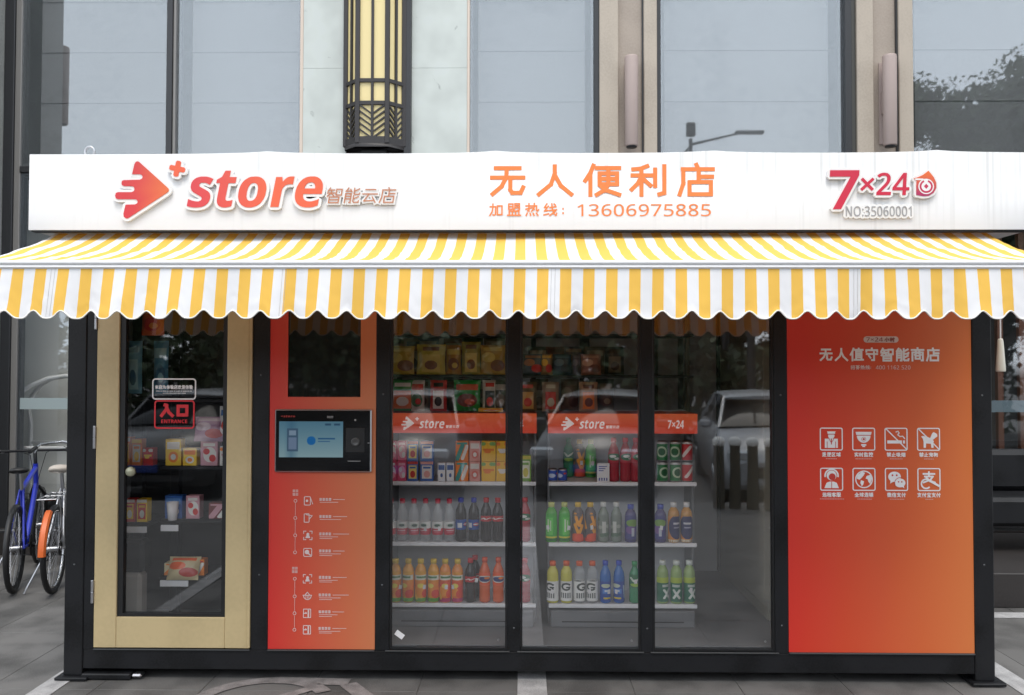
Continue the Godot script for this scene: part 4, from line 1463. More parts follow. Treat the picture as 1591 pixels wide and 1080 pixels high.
func stripe_edges() -> Array:
	var r := [AX0]
	var k := 0
	var x := AX0 + 0.02
	while x < AX1 - 0.01:
		r.append(x)
		x += PERIOD * 0.5
	r.append(AX1)
	return r


func awning(k: Node3D) -> void:
	var wob := FastNoiseLite.new(); wob.seed = 3; wob.frequency = 1.1; wob.fractal_octaves = 3
	var fold := FastNoiseLite.new(); fold.seed = 9; fold.frequency = 2.4; fold.fractal_octaves = 2
	var edges := stripe_edges()
	# the sloping cloth: slack between the roller and the front bar
	var rows := 22
	var cover := func(x: float, t: float) -> Vector3:
		var z := lerpf(0.07, 0.895, t)
		var y := lerpf(2.402, 2.091, t) - 0.046 * 4.0 * t * (1.0 - t) * (1.0 - 0.15 * sin(x * 1.3))
		var slack := sin(PI * clampf(t, 0.0, 1.0))
		y += slack * (0.011 * wob.get_noise_2d(x * 0.9, t * 1.6) + 0.006 * fold.get_noise_2d(x * 0.5 + t * 0.8, t * 3.2))
		return Vector3(x, y, z)
	var st := SurfaceTool.new()
	st.begin(Mesh.PRIMITIVE_TRIANGLES)
	st.set_smooth_group(1)
	for i in edges.size() - 1:
		var c: Color = (YELLOW if i % 2 == 1 else WHITE) * (0.97 + 0.05 * fold.get_noise_1d(i * 3.1 + 50.0))
		st.set_color(c)
		var xa: float = edges[i]
		var xb: float = edges[i + 1]
		for h in 2:
			var x0 := lerpf(xa, xb, h * 0.5)
			var x1 := lerpf(xa, xb, h * 0.5 + 0.5)
			for j in rows:
				var t0 := float(j) / rows
				var t1 := float(j + 1) / rows
				face(st, [cover.call(x0, t0), cover.call(x1, t0), cover.call(x1, t1), cover.call(x0, t1)], Vector3.UP)
	var aw := obj("awning", st, M.cover, k)
	# valance hanging from the bar, with a scalloped hem
	var hang := func(x: float, t: float) -> Vector3:
		var s := 0.5 + 0.5 * cos(TAU * (x + 0.03) / 0.1195)
		var drop := 0.214 - (0.034 + 0.005 * wob.get_noise_1d(x * 6.0 + 40.0)) * pow(s, 1.7)
		var lean := lerpf(-0.024, 0.012, (x - AX0) / (AX1 - AX0)) * t
		var z := 0.906 + t * (0.02 * wob.get_noise_2d(x * 1.6, 5.0) + 0.008 * sin(x * 21.0 + 2.0 * wob.get_noise_1d(x * 2.0)) + 0.004 * fold.get_noise_2d(x * 4.0, t * 3.0))
		return Vector3(x + lean, 2.06 - drop * t + 0.004 * wob.get_noise_1d(x * 1.3) * t, z)
	var v := SurfaceTool.new()
	v.begin(Mesh.PRIMITIVE_TRIANGLES)
	v.set_smooth_group(1)
	var vr := 10
	for i in edges.size() - 1:
		v.set_color((YELLOW if i % 2 == 1 else WHITE) * (0.97 + 0.05 * fold.get_noise_1d(i * 3.1)))
		for h in 4:
			var x0 := lerpf(edges[i], edges[i + 1], h * 0.25)
			var x1 := lerpf(edges[i], edges[i + 1], h * 0.25 + 0.25)
			for j in vr:
				face(v, [hang.call(x0, float(j) / vr), hang.call(x1, float(j) / vr), hang.call(x1, float(j + 1) / vr), hang.call(x0, float(j + 1) / vr)], Vector3.BACK)
	obj("valance", v, M.cloth, aw)
	var hem := []
	var n := 460
	for i in n + 1:
		hem.append(hang.call(lerpf(AX0, AX1, float(i) / n), 1.0))
	var hs := S()
	tube(hs, hem, 0.0035, 5)
	obj("hem", hs, mat(lin(0.8, 0.78, 0.74), 0.8), aw)
	# seams where the widths of cloth are sewn together
	for x in [-2.0, -1.02, 0.11, 1.37, 2.13]:
		var seams := S()
		for d in [-0.008, 0.008]:
			var p := []
			for j in 8:
				p.append(hang.call(x + d, 0.02 + j * 0.135) + Vector3(0, 0, 0.0006))
			tube(seams, p, 0.0009, 4)
		obj("seam", seams, M.seam, aw)
	# front bar: a white profile with a groove
	var f := S()
	box(f, Vector3(AX0 - 0.03, 2.0725, 0.87), Vector3(AX1 + 0.03, 2.091, 0.917), 0.007)
	box(f, Vector3(AX0 - 0.03, 2.0555, 0.872), Vector3(AX1 + 0.03, 2.071, 0.9145), 0.006)
	box(f, Vector3(AX0 - 0.028, 2.069, 0.875), Vector3(AX1 + 0.028, 2.0745, 0.906))
	obj("front_bar", f, M.white_paint, aw)
	var e := S()
	for x in [AX0 - 0.036, AX1 + 0.031]:
		box(e, Vector3(x, 2.052, 0.866), Vector3(x + 0.005, 2.095, 0.92), 0.002)
	obj("end_cap", e, M.white_letter, aw)
	var r := S()
	tube(r, [Vector3(AX0 + 0.01, 2.365, 0.06), Vector3(AX1 - 0.01, 2.365, 0.06)], 0.03, 12)
	obj("roller", r, M.steel, aw)
	for s in [[-2.2, -1.5], [2.1, 1.4], [-0.5, 0.2]]:
		var arm := S()
		tube(arm, [Vector3(s[0], 2.24, 0.03), Vector3(s[1], 2.12, 0.44)], 0.016, 8)
		tube(arm, [Vector3(s[1], 2.115, 0.45), Vector3(s[0], 2.062, 0.86)], 0.014, 8)
		box(arm, Vector3(s[0] - 0.04, 2.2, 0.0), Vector3(s[0] + 0.04, 2.285, 0.035), 0.004)
		obj("folding_arm", arm, M.white_paint, aw)
	var clamp := S()
	for x in [-2.36, -2.28, 2.27, 2.34]:
		box(clamp, Vector3(x, 2.2, 0.001), Vector3(x + 0.05, 2.29, 0.12), 0.006)
	obj("bracket", clamp, M.black_metal, aw)
	# the pull for the crank, hanging by the right column
	var t := thing("awning_pull", "white bell-shaped awning pull hanging on a cord by the right column", "pull handle", Vector3(2.45, 1.625, 0.05))
	var body := S()
	lathe(body, [Vector2(0.0, 0.0), Vector2(0.022, 0.0), Vector2(0.0235, 0.006), Vector2(0.02, 0.06), Vector2(0.0135, 0.16), Vector2(0.01, 0.17), Vector2(0.0, 0.172)], 14)
	obj("bell", body, mat(lin(0.6, 0.58, 0.5), 0.5), t)
	var cord := S()
	tube(cord, [Vector3(0, 0.17, 0), Vector3(0.0, 0.3, 0), Vector3(-0.02, 0.66, 0)], 0.004, 6)
	obj("cord", cord, M.white_letter, t)


# ------------------------------------------------------------------ what stands in the kiosk
func disc_px(im: Image, cx: float, cy: float, rx: float, ry: float, c: Color) -> void:
	for y in range(maxi(0, int(cy - ry)), mini(im.get_height(), int(cy + ry) + 1)):
		for x in range(maxi(0, int(cx - rx)), mini(im.get_width(), int(cx + rx) + 1)):
			if pow((x - cx) / rx, 2) + pow((y - cy) / ry, 2) <= 1.0:
				im.set_pixel(x, y, c)


func line_px(im: Image, a: Vector2, b: Vector2, w: float, c: Color) -> void:
	var n := int(a.distance_to(b)) + 1
	for k in n + 1:
		var p := a.lerp(b, float(k) / n)
		disc_px(im, p.x, p.y, w, w, c)


func paper(c: Color) -> Image:
	var im := Image.create(128, 96, false, Image.FORMAT_RGB8)
	im.fill(c)
	return im


# printed sleeves, front at the middle of the picture (u = 0.5)
func label_picture(kind: String) -> Image:
	var im: Image
	match kind:
		"water":
			im = paper(Color8(225, 226, 222))
			im.fill_rect(Rect2i(0, 50, 128, 46), Color8(196, 30, 58))
			for x in [64, 10, 118]:
				disc_px(im, x, 26, 15, 15, Color8(190, 200, 190)); disc_px(im, x, 26, 10, 10, Color8(20, 66, 50))
				im.fill_rect(Rect2i(x - 14, 60, 28, 8), Color8(230, 190, 195)); im.fill_rect(Rect2i(x - 12, 74, 24, 3), Color8(230, 150, 160))
		"blue_cola":
			im = paper(Color8(22, 74, 158))
			im.fill_rect(Rect2i(50, 30, 18, 46), Color8(222, 224, 226)); disc_px(im, 84, 44, 12, 16, Color8(200, 30, 40)); disc_px(im, 84, 44, 12, 7, Color8(220, 222, 224))
			disc_px(im, 18, 44, 14, 18, Color8(70, 120, 190))
		"red_cola":
			im = paper(Color8(190, 20, 28))
			for q in [[40, 60, 52, 36], [52, 36, 58, 60], [58, 60, 74, 38], [74, 38, 92, 56], [8, 60, 22, 36], [106, 50, 122, 36]]:
				line_px(im, Vector2(q[0], q[1]), Vector2(q[2], q[3]), 4.5, Color8(236, 226, 222))
		"juice", "juice_red":
			var red := kind == "juice_red"
			im = paper(Color8(224, 60, 40) if red else Color8(238, 150, 34))
			for y in 96:
				im.fill_rect(Rect2i(0, y, 128, 1), (Color8(222, 50, 40) if red else Color8(240, 128, 30)).lerp(Color8(240, 190, 40), absf(y - 50) / 60.0))
			im.fill_rect(Rect2i(34, 10, 62, 16), Color8(238, 236, 220)); im.fill_rect(Rect2i(44, 14, 40, 6), Color8(70, 130, 70))
			disc_px(im, 52, 62, 20, 17, Color8(244, 150, 20)); disc_px(im, 80, 70, 16, 14, Color8(226, 60, 30)); disc_px(im, 60, 44, 12, 8, Color8(246, 222, 90))
			im.fill_rect(Rect2i(0, 84, 128, 12), Color8(186, 40, 100) if red else Color8(96, 160, 44))
			line_px(im, Vector2(20, 30), Vector2(44, 84), 5, Color8(246, 200, 60))
		"orange_soda":
			im = paper(Color8(238, 92, 26))
			disc_px(im, 64, 48, 32, 26, Color8(232, 232, 226)); disc_px(im, 64, 48, 25, 19, Color8(28, 44, 110)); disc_px(im, 74, 40, 12, 9, Color8(240, 130, 30))
		"berry":
			im = paper(Color8(180, 24, 44))
			disc_px(im, 64, 46, 30, 30, Color8(46, 110, 66)); disc_px(im, 58, 40, 13, 12, Color8(226, 226, 220)); disc_px(im, 76, 60, 12, 9, Color8(226, 226, 220))
		"green_tea":
			im = paper(Color8(64, 182, 52))
			im.fill_rect(Rect2i(52, 14, 26, 60), Color8(96, 206, 76)); im.fill_rect(Rect2i(58, 20, 6, 44), Color8(206, 232, 190)); im.fill_rect(Rect2i(68, 24, 4, 36), Color8(206, 232, 190))
			im.fill_rect(Rect2i(0, 80, 128, 6), Color8(216, 206, 60)); im.fill_rect(Rect2i(0, 86, 128, 10), Color8(30, 120, 40))
		"energy":
			im = paper(Color8(92, 84, 86))
			for q in [[56, 4, 66, 34], [66, 34, 56, 40], [56, 40, 72, 76], [84, 10, 70, 40], [70, 40, 84, 44], [84, 44, 62, 84], [20, 8, 34, 50], [110, 10, 98, 60]]:
				line_px(im, Vector2(q[0], q[1]), Vector2(q[2], q[3]), 5.5, Color8(242, 160, 26))
			im.fill_rect(Rect2i(0, 84, 128, 12), Color8(216, 66, 38)); disc_px(im, 64, 80, 26, 12, Color8(226, 80, 40))
		"clear_soda":
			im = paper(Color8(126, 136, 126))
			for q in 7:
				disc_px(im, 40 + 8 * q, 18 + (q * 29) % 60, 9, 7, Color8(166, 172, 160) if q % 2 else Color8(88, 112, 92))
			im.fill_rect(Rect2i(58, 26, 14, 42), Color8(206, 208, 200))
		"vitamin":
			im = paper(Color8(66, 66, 132))
			disc_px(im, 64, 30, 24, 15, Color8(120, 160, 70)); disc_px(im, 56, 58, 18, 16, Color8(120, 86, 150)); im.fill_rect(Rect2i(60, 50, 10, 34), Color8(190, 196, 206))
		"coffee":
			im = paper(Color8(216, 136, 46))
			disc_px(im, 64, 48, 32, 38, Color8(40, 42, 92)); im.fill_rect(Rect2i(50, 34, 28, 6), Color8(214, 214, 220)); im.fill_rect(Rect2i(52, 48, 24, 4), Color8(170, 170, 190)); im.fill_rect(Rect2i(0, 88, 128, 8), Color8(226, 214, 190))
		"sport":
			im = paper(Color8(226, 226, 222))
			for x in [62, 0, 124]:   # a round letter with its bar, and lettering below it
				for k in 40:
					var a := 0.7 + 4.9 * k / 40.0
					disc_px(im, x + cos(a) * 15, 26 - sin(a) * 15, 4.2, 4.2, Color8(64, 70, 66))
				im.fill_rect(Rect2i(clampi(x, 0, 120), 26, 16, 7), Color8(64, 70, 66))
				for k in 5:
					im.fill_rect(Rect2i(clampi(x - 20 + k * 8, 0, 126), 56, 5, 26), Color8(110, 114, 112))
		"blue_sport":
			im = paper(Color8(28, 74, 160))
			disc_px(im, 58, 20, 18, 10, Color8(196, 206, 180)); im.fill_rect(Rect2i(46, 36, 36, 22), Color8(70, 130, 210)); im.fill_rect(Rect2i(54, 40, 20, 10), Color8(210, 220, 232)); im.fill_rect(Rect2i(50, 76, 30, 8), Color8(220, 196, 50))
			line_px(im, Vector2(90, 20), Vector2(96, 80), 3, Color8(190, 210, 236))
		"lime":
			im = paper(Color8(24, 110, 66))
			line_px(im, Vector2(46, 24), Vector2(60, 50), 5, Color8(214, 226, 206)); line_px(im, Vector2(60, 50), Vector2(84, 22), 5, Color8(214, 226, 206)); disc_px(im, 64, 74, 20, 13, Color8(150, 190, 60))
		"green_sport":
			im = paper(Color8(26, 106, 78))
			im.fill_rect(Rect2i(0, 0, 128, 22), Color8(176, 196, 60))
			line_px(im, Vector2(56, 50), Vector2(76, 80), 4.5, Color8(226, 230, 222)); line_px(im, Vector2(76, 50), Vector2(56, 80), 4.5, Color8(226, 230, 222)); im.fill_rect(Rect2i(50, 28, 28, 10), Color8(196, 206, 196))
		"green_can":
			im = paper(Color8(18, 120, 58)); im.fill_rect(Rect2i(0, 0, 128, 8), Color8(190, 190, 186)); disc_px(im, 64, 50, 22, 30, Color8(186, 206, 176)); disc_px(im, 64, 50, 14, 20, Color8(30, 96, 54))
		"red_can":
			im = paper(Color8(196, 34, 44)); im.fill_rect(Rect2i(0, 0, 128, 8), Color8(190, 190, 186)); line_px(im, Vector2(50, 74), Vector2(80, 22), 7, Color8(232, 220, 214))
		"blue_can":
			im = paper(Color8(36, 76, 170)); disc_px(im, 54, 50, 18, 20, Color8(196, 206, 226)); disc_px(im, 84, 30, 9, 9, Color8(210, 60, 50))
		_:
			im = paper(Color8(180, 180, 180))
	return im


var stock := {}


# a bottle of one kind at the origin: liquid body, cap, printed sleeve
func bottle_shapes(kind: String) -> Dictionary:
	if stock.has(kind):
		return stock[kind]
	var spec: Dictionary = {
		"water": [Color(0.62, 0.66, 0.66), Color(0.62, 0.02, 0.06), 0.04, 0.115, "pet", 0.243],
		"blue_cola": [Color(0.018, 0.012, 0.012), Color(0.03, 0.05, 0.42), 0.07, 0.128, "soda", 0.25],
		"red_cola": [Color(0.018, 0.01, 0.009), Color(0.6, 0.02, 0.03), 0.118, 0.15, "soda", 0.25],
		"juice": [Color(0.85, 0.4, 0.04), Color(0.8, 0.55, 0.04), 0.006, 0.175, "square", 0.245],
		"juice_red": [Color(0.85, 0.3, 0.05), Color(0.8, 0.55, 0.04), 0.006, 0.175, "square", 0.245],
		"orange_soda": [Color(0.75, 0.12, 0.015), Color(0.78, 0.1, 0.03), 0.1, 0.172, "soda", 0.255],
		"berry": [Color(0.38, 0.015, 0.03), Color(0.6, 0.02, 0.04), 0.11, 0.175, "soda", 0.252],
		"green_tea": [Color(0.1, 0.45, 0.06), Color(0.62, 0.66, 0.2), 0.008, 0.165, "square", 0.226],
		"energy": [Color(0.16, 0.14, 0.14), Color(0.78, 0.5, 0.05), 0.006, 0.17, "square", 0.226],
		"clear_soda": [Color(0.24, 0.29, 0.24), Color(0.78, 0.8, 0.76), 0.012, 0.16, "soda", 0.228],
		"vitamin": [Color(0.08, 0.07, 0.22), Color(0.05, 0.09, 0.5), 0.02, 0.155, "square", 0.216],
		"coffee": [Color(0.6, 0.3, 0.06), Color(0.78, 0.78, 0.76), 0.004, 0.178, "square", 0.228],
		"sport": [Color(0.62, 0.58, 0.1), Color(0.78, 0.12, 0.02), 0.014, 0.125, "square", 0.236],
		"sport_clear": [Color(0.55, 0.58, 0.56), Color(0.78, 0.12, 0.02), 0.014, 0.125, "square", 0.236],
		"blue_sport": [Color(0.04, 0.16, 0.48), Color(0.03, 0.08, 0.55), 0.012, 0.125, "soda", 0.24],
		"lime": [Color(0.03, 0.26, 0.11), Color(0.03, 0.3, 0.1), 0.09, 0.165, "soda", 0.236],
		"green_sport": [Color(0.32, 0.46, 0.16), Color(0.72, 0.76, 0.7), 0.012, 0.15, "square", 0.243],
	}.get(kind, []).reduce(func(acc, v): acc[acc.size()] = v; return acc, {})
	var h: float = spec[5]
	var prof := []
	var capr := 0.0165
	if spec[4] == "soda":
		prof = [[0.0, 0.003], [0.022, 0.0], [0.031, 0.006], [0.032, 0.02], [0.0305, 0.07], [0.032, 0.115], [0.0325, 0.155], [0.029, 0.185], [0.018, 0.212], [0.0135, 0.225], [0.0135, 0.24]]
	elif spec[4] == "pet":
		prof = [[0.0, 0.003], [0.025, 0.0], [0.0325, 0.006], [0.0325, 0.03], [0.031, 0.04], [0.0325, 0.05], [0.0325, 0.12], [0.031, 0.135], [0.0325, 0.15], [0.03, 0.17], [0.018, 0.2], [0.0135, 0.212], [0.0135, 0.226]]
		capr = 0.0155
	else:
		prof = [[0.0, 0.003], [0.028, 0.0], [0.0335, 0.005], [0.0335, 0.12], [0.0328, 0.165], [0.03, 0.182], [0.02, 0.2], [0.0155, 0.206], [0.0155, 0.22]]
		capr = 0.0185
	var top: float = prof[-1][1]
	var s := (h - 0.016) / top
	var body := []
	for p in prof:
		body.append(Vector2(p[0], p[1] * s))
	var st := S()
	lathe(st, body, 16)
	var bm: StandardMaterial3D
	if kind in ["water", "sport_clear"]:
		bm = mat(lin(0.78, 0.81, 0.81), 0.12)
		bm.transparency = BaseMaterial3D.TRANSPARENCY_ALPHA
		bm.albedo_color.a = 0.2
	else:
		bm = mat(lin(spec[0].r, spec[0].g, spec[0].b), 0.16)
	st.generate_normals()
	var a := st.commit()
	a.surface_set_material(0, bm)
	st = S()
	var cr := [Vector2(0.0, h), Vector2(capr - 0.002, h), Vector2(capr, h - 0.002), Vector2(capr, h - 0.026), Vector2(0.0, h - 0.0265)]
	cr.reverse()
	lathe(st, cr, 14)
	st.generate_normals()
	var c := st.commit()
	c.surface_set_material(0, mat(lin(spec[1].r, spec[1].g, spec[1].b), 0.4))
	var y0: float = spec[2]
	var y1: float = spec[3]
	var ring := []
	for k in 6:
		var y := lerpf(y0, y1, k / 5.0)
		var r := 0.03
		for i in body.size() - 1:
			if y >= body[i].y and y <= body[i + 1].y and body[i + 1].y > body[i].y:
				r = lerpf(body[i].x, body[i + 1].x, (y - body[i].y) / (body[i + 1].y - body[i].y))
		ring.append(Vector2(r + 0.0008, y))
	var sl := sleeve(ring, 18)
	sl.generate_normals()
	var l := sl.commit()
	var lm := mat(Color.WHITE, 0.35)
	lm.albedo_texture = tex(label_picture("sport" if kind == "sport_clear" else kind))
	l.surface_set_material(0, lm)
	stock[kind] = {"sticker": (y0 + y1) / 2.0, "radius": 0.0342, "body": a, "cap": c, "label": l}
	return stock[kind]


func bottle(kind: String, label: String, group: String, at: Vector3, turn := 0.0) -> void:
	var t := thing("bottle", label, "bottle", at, turn, group)
	var s := bottle_shapes(kind)
	again("liquid", s.body, null, Transform3D.IDENTITY, t)
	again("cap", s.cap, null, Transform3D.IDENTITY, t)
	again("printed_sleeve", s.label, null, Transform3D.IDENTITY, t)
	if hash(label) % 10 < 4:   # a pasted price
		var y: float = s.sticker
		var p := S()
		box(p, Vector3(-0.0085, -0.012, 0.0), Vector3(0.0085, 0.012, 0.0008), 0.0, Transform3D(Basis(Vector3.UP, 0.25 - 0.1 * (hash(label) % 6)) * Basis(Vector3.BACK, 0.12 * (hash(label) % 5 - 2)), Vector3.ZERO) * Transform3D(Basis.IDENTITY, Vector3(0, y, s.radius + 0.0012)))
		obj("price_sticker", p, M.white_print, t)


func can(kind: String, label: String, at: Vector3, h := 0.115, r := 0.028, turn := 0.0) -> void:
	var t := thing("drink_can", label, "can", at, turn, "drink cans on the chiller shelves")
	var st := S()
	lathe(st, [Vector2(0, 0.002), Vector2(r - 0.006, 0.0), Vector2(r, 0.006), Vector2(r, h - 0.008), Vector2(r - 0.005, h), Vector2(r - 0.007, h - 0.003), Vector2(0, h - 0.003)], 16)
	obj("can_body", st, M.steel, t)
	var key := "label/" + kind
	if not M.has(key):
		M[key] = mat(Color.WHITE, 0.35)
		M[key].albedo_texture = tex(label_picture(kind))
	var sl := sleeve([Vector2(r + 0.0006, 0.008), Vector2(r + 0.0006, h - 0.01)], 18)
	obj("printed_sleeve", sl, M[key], t)


# the printed fronts share one picture, a tile each
var tiles := {}
var sheet_of_prints := Image.create(1024, 960, false, Image.FORMAT_RGB8)


func tile(key: String, im: Image) -> Rect2:
	var n := tiles.size()
	var at := Vector2i((n % 16) * 64, (n / 16) * 96)
	sheet_of_prints.blit_rect(im, Rect2i(0, 0, 64, 96), at)
	tiles[key] = Rect2((at.x + 1.0) / 1024.0, (at.y + 1.0) / 960.0, 62.0 / 1024.0, 94.0 / 960.0)
	return tiles[key]


# a carton with a printed front
func carton(label: String, group: String, lo: Vector3, size: Vector3, a: Color, b: Color, c: Color, style: int, lid := true) -> void:
	var t := thing("carton", label, "box", lo, 0.0, group)
	var side := mat(a, 0.5)
	b1("cardboard", Vector3(0.001, 0.0, -size.z), Vector3(size.x - 0.001, size.y, 0.0), side, t, 0.002)
	var w := 64
	var h := 96
	var key := "carton %s %s %s %d" % [a, b, c, style]
	if tiles.has(key):
		obj("printed_front", print_quad(0.002, 0.002, size.x - 0.002, size.y - 0.002, 0.0012, tiles[key]), M.pack_paper, t)
		return
	var im := Image.create(w, h, false, Image.FORMAT_RGB8)
	im.fill(a)
	match style:
		0:
			disc_px(im, 34, 52, 24, 30, b); disc_px(im, 22, 40, 12, 12, c); disc_px(im, 44, 66, 12, 14, c); im.fill_rect(Rect2i(10, 8, 44, 12), b)
		1:
			im.fill_rect(Rect2i(0, 0, w, 14), c); im.fill_rect(Rect2i(8, 20, 48, 64), b); disc_px(im, 32, 62, 15, 17, c); im.fill_rect(Rect2i(14, 26, 36, 9), a)
		2:
			line_px(im, Vector2(8, 86), Vector2(34, 20), 10, b); line_px(im, Vector2(34, 84), Vector2(56, 24), 8, c); im.fill_rect(Rect2i(6, 6, 52, 10), b)
		3:
			im.fill_rect(Rect2i(6, 10, 52, 26), b); disc_px(im, 32, 64, 20, 20, c); disc_px(im, 32, 64, 11, 11, b)
		4:
			for k in 7:
				disc_px(im, 8 + (k * 23) % 50, 12 + (k * 37) % 74, 11, 9, b if k % 2 else c)
			im.fill_rect(Rect2i(8, 36, 48, 10), b)
	obj("printed_front", print_quad(0.002, 0.002, size.x - 0.002, size.y - 0.002, 0.0012, tile(key, im)), M.pack_paper, t)


# a pillow-shaped snack bag, crimped at top and bottom
func bag(label: String, group: String, at: Vector3, w: float, h: float, a: Color, b: Color, c: Color, style := 0, lean := -0.08, cat := "snack bag") -> void:
	var t := thing("snack_bag", label, cat, at, 0.0, group)
	t.rotation.x = lean
	var im := Image.create(64, 96, false, Image.FORMAT_RGB8)
	im.fill(a)
	if style == 0:
		im.fill_rect(Rect2i(6, 14, 52, 18), b); disc_px(im, 32, 62, 24, 20, c); disc_px(im, 38, 66, 12, 9, b)
	elif style == 1:
		im.fill_rect(Rect2i(12, 34, 40, 54), b); disc_px(im, 32, 66, 14, 14, c); im.fill_rect(Rect2i(14, 10, 36, 12), c)
	else:
		disc_px(im, 20, 40, 18, 16, b); disc_px(im, 44, 66, 18, 18, c); im.fill_rect(Rect2i(8, 8, 48, 12), b)
	var uv := tile("bag " + label, im)
	var st := SurfaceTool.new()
	st.begin(Mesh.PRIMITIVE_TRIANGLES)
	st.set_smooth_group(1)
	rng.seed = hash(label)
	var ph := rng.randf() * 6.0
	for side in [1.0, -1.0]:
		var P := func(i: int, j: int) -> Array:
			var u := i / 8.0
			var v := j / 10.0
			var th: float = 0.03 * (1.0 - pow(absf(u * 2 - 1), 3.0)) * (1.0 - pow(absf(v * 2 - 1), 4.0))
			th += 0.003 * sin(u * 17 + ph) * sin(v * 13 + ph) * (1.0 if th > 0.002 else 0.0)
			return [Vector3((u - 0.5) * w * (1.0 - 0.05 * sin(PI * v)), v * h, th * side + 0.001 * side), Vector2(u, 1.0 - v)]
		for i in 8:
			for j in 10:
				for e in [[0, 0], [1, 1], [1, 0], [0, 0], [0, 1], [1, 1]]:
					var q: Array = P.call(i + e[0], j + e[1])
					st.set_uv(uv.position + q[1] * uv.size)
					st.add_vertex(q[0])
	obj("wrapper", st, M.pack_foil, t)


const SHELF_Z := -0.4


func chiller(x0: float, x1: float, label: String) -> void:
	var t := thing("open_chiller", label, "chiller", Vector3(x0, 0.161, 0), 0.0, "open drink chillers behind the glass")
	var w := x1 - x0
	var grey := mat(lin(0.6, 0.615, 0.64), 0.6)
	var st := S()
	box(st, Vector3(0, 0, -0.77), Vector3(w, 1.22, -0.73))
	obj("back_panel", st, grey, t)
	st = S()
	box(st, Vector3(0, 0, -0.729), Vector3(0.014, 1.104, -0.5), 0.002)
	box(st, Vector3(w - 0.014, 0, -0.729), Vector3(w, 1.104, -0.5), 0.002)
	obj("cabinet", st, mat(lin(0.16, 0.165, 0.175), 0.6), t)
	var base := b1("base", Vector3(0.0155, 0.0, -0.728), Vector3(w - 0.0155, 0.095, -0.405), mat(lin(0.16, 0.165, 0.175), 0.45), t, 0.006)
	var slots := S()
	for k in 1:
		box(slots, Vector3(0.08, 0.03 + 0.018 * k, -0.4049), Vector3(w - 0.08, 0.036 + 0.018 * k, -0.4035))
	obj("grille", slots, M.black_trim, base)
	for y in [0.132, 0.479, 0.825]:
		var sh := b1("shelf", Vector3(0.022, y - 0.012, -0.728), Vector3(w - 0.022, y - 0.002, -0.412), mat(lin(0.7, 0.7, 0.72), 0.4), t)
		b1("price_rail", Vector3(0.004, y - 0.02, -0.411), Vector3(w - 0.004, y + 0.003, -0.4), M.white_paint, sh, 0.003)
	var fn := gradient(Color(0.66, 0.045, 0.03), Color(0.7, 0.19, 0.03), 1.105, 1.215)
	var hd := S()
	box(hd, Vector3(0, 1.105, -0.729), Vector3(w, 1.218, -0.402), 0.004)
	var head := obj("header", hd, mat(lin(0.5, 0.06, 0.03), 0.5), t)
	var f := S()
	board(f, steps(0.0, w, 2), steps(1.105, 1.218, 5), -0.398, func(p: Vector2) -> Color: return Color(0.66, 0.045, 0.035).lerp(Color(0.72, 0.17, 0.03), (p.y - 1.105) / 0.113), 0.003)
	var lit := vmat(0.45)
	lit.emission_enabled = true
	lit.emission = lin(0.5, 0.06, 0.025)
	lit.emission_energy_multiplier = 0.16
	obj("header_sign", f, lit, head)
	var glow := AreaLight3D.new()
	glow.name = "header_light"
	glow.area_size = Vector2(w, 0.11)
	glow.light_color = Color(1.0, 0.5, 0.35)
	glow.light_energy = 0.02
	glow.shadow_enabled = true
	t.add_child(glow)
	glow.position = Vector3(w / 2, 1.16, -0.39)
	glow.rotation.y = PI
	var a := S()
	var k2 := 0.31
	var arrow := PackedVector2Array()
	for p in arrow_shape():
		arrow.append((p - Vector2(-2.014, 2.37)) * k2 * 0.9 + Vector2(0.075, 1.122))
	prism(a, arrow, [], -0.397, -0.3968, null, false)
	stroke(a, Vector2(0.158, 1.186), Vector2(0.174, 1.186), 0.006, -0.3966)
	stroke(a, Vector2(0.166, 1.178), Vector2(0.166, 1.194), 0.006, -0.3965)
	letters(a, "store", true, 0.178, 0.318, 1.133, 0.052, -0.397, -0.3967, null, 0.19, false)
	script_text(a, "智能云店", 0.33, 1.152, 0.017, 0.018, 0.0025, 0.0026, -0.3967, 0.16)
	letters(a, "7×24", true, 0.682, 0.775, 1.135, 0.046, -0.397, -0.3967, null, 0.05, false)
	var lit2 := mat(lin(0.75, 0.7, 0.68), 0.5)
	lit2.emission_enabled = true
	lit2.emission = lin(0.6, 0.5, 0.48)
	lit2.emission_energy_multiplier = 0.22
	obj("header_letters_sign", a, lit2, head)


func ordinal(n: int) -> String:
	return ["first", "second", "third", "fourth", "fifth", "sixth", "seventh", "eighth"][n]


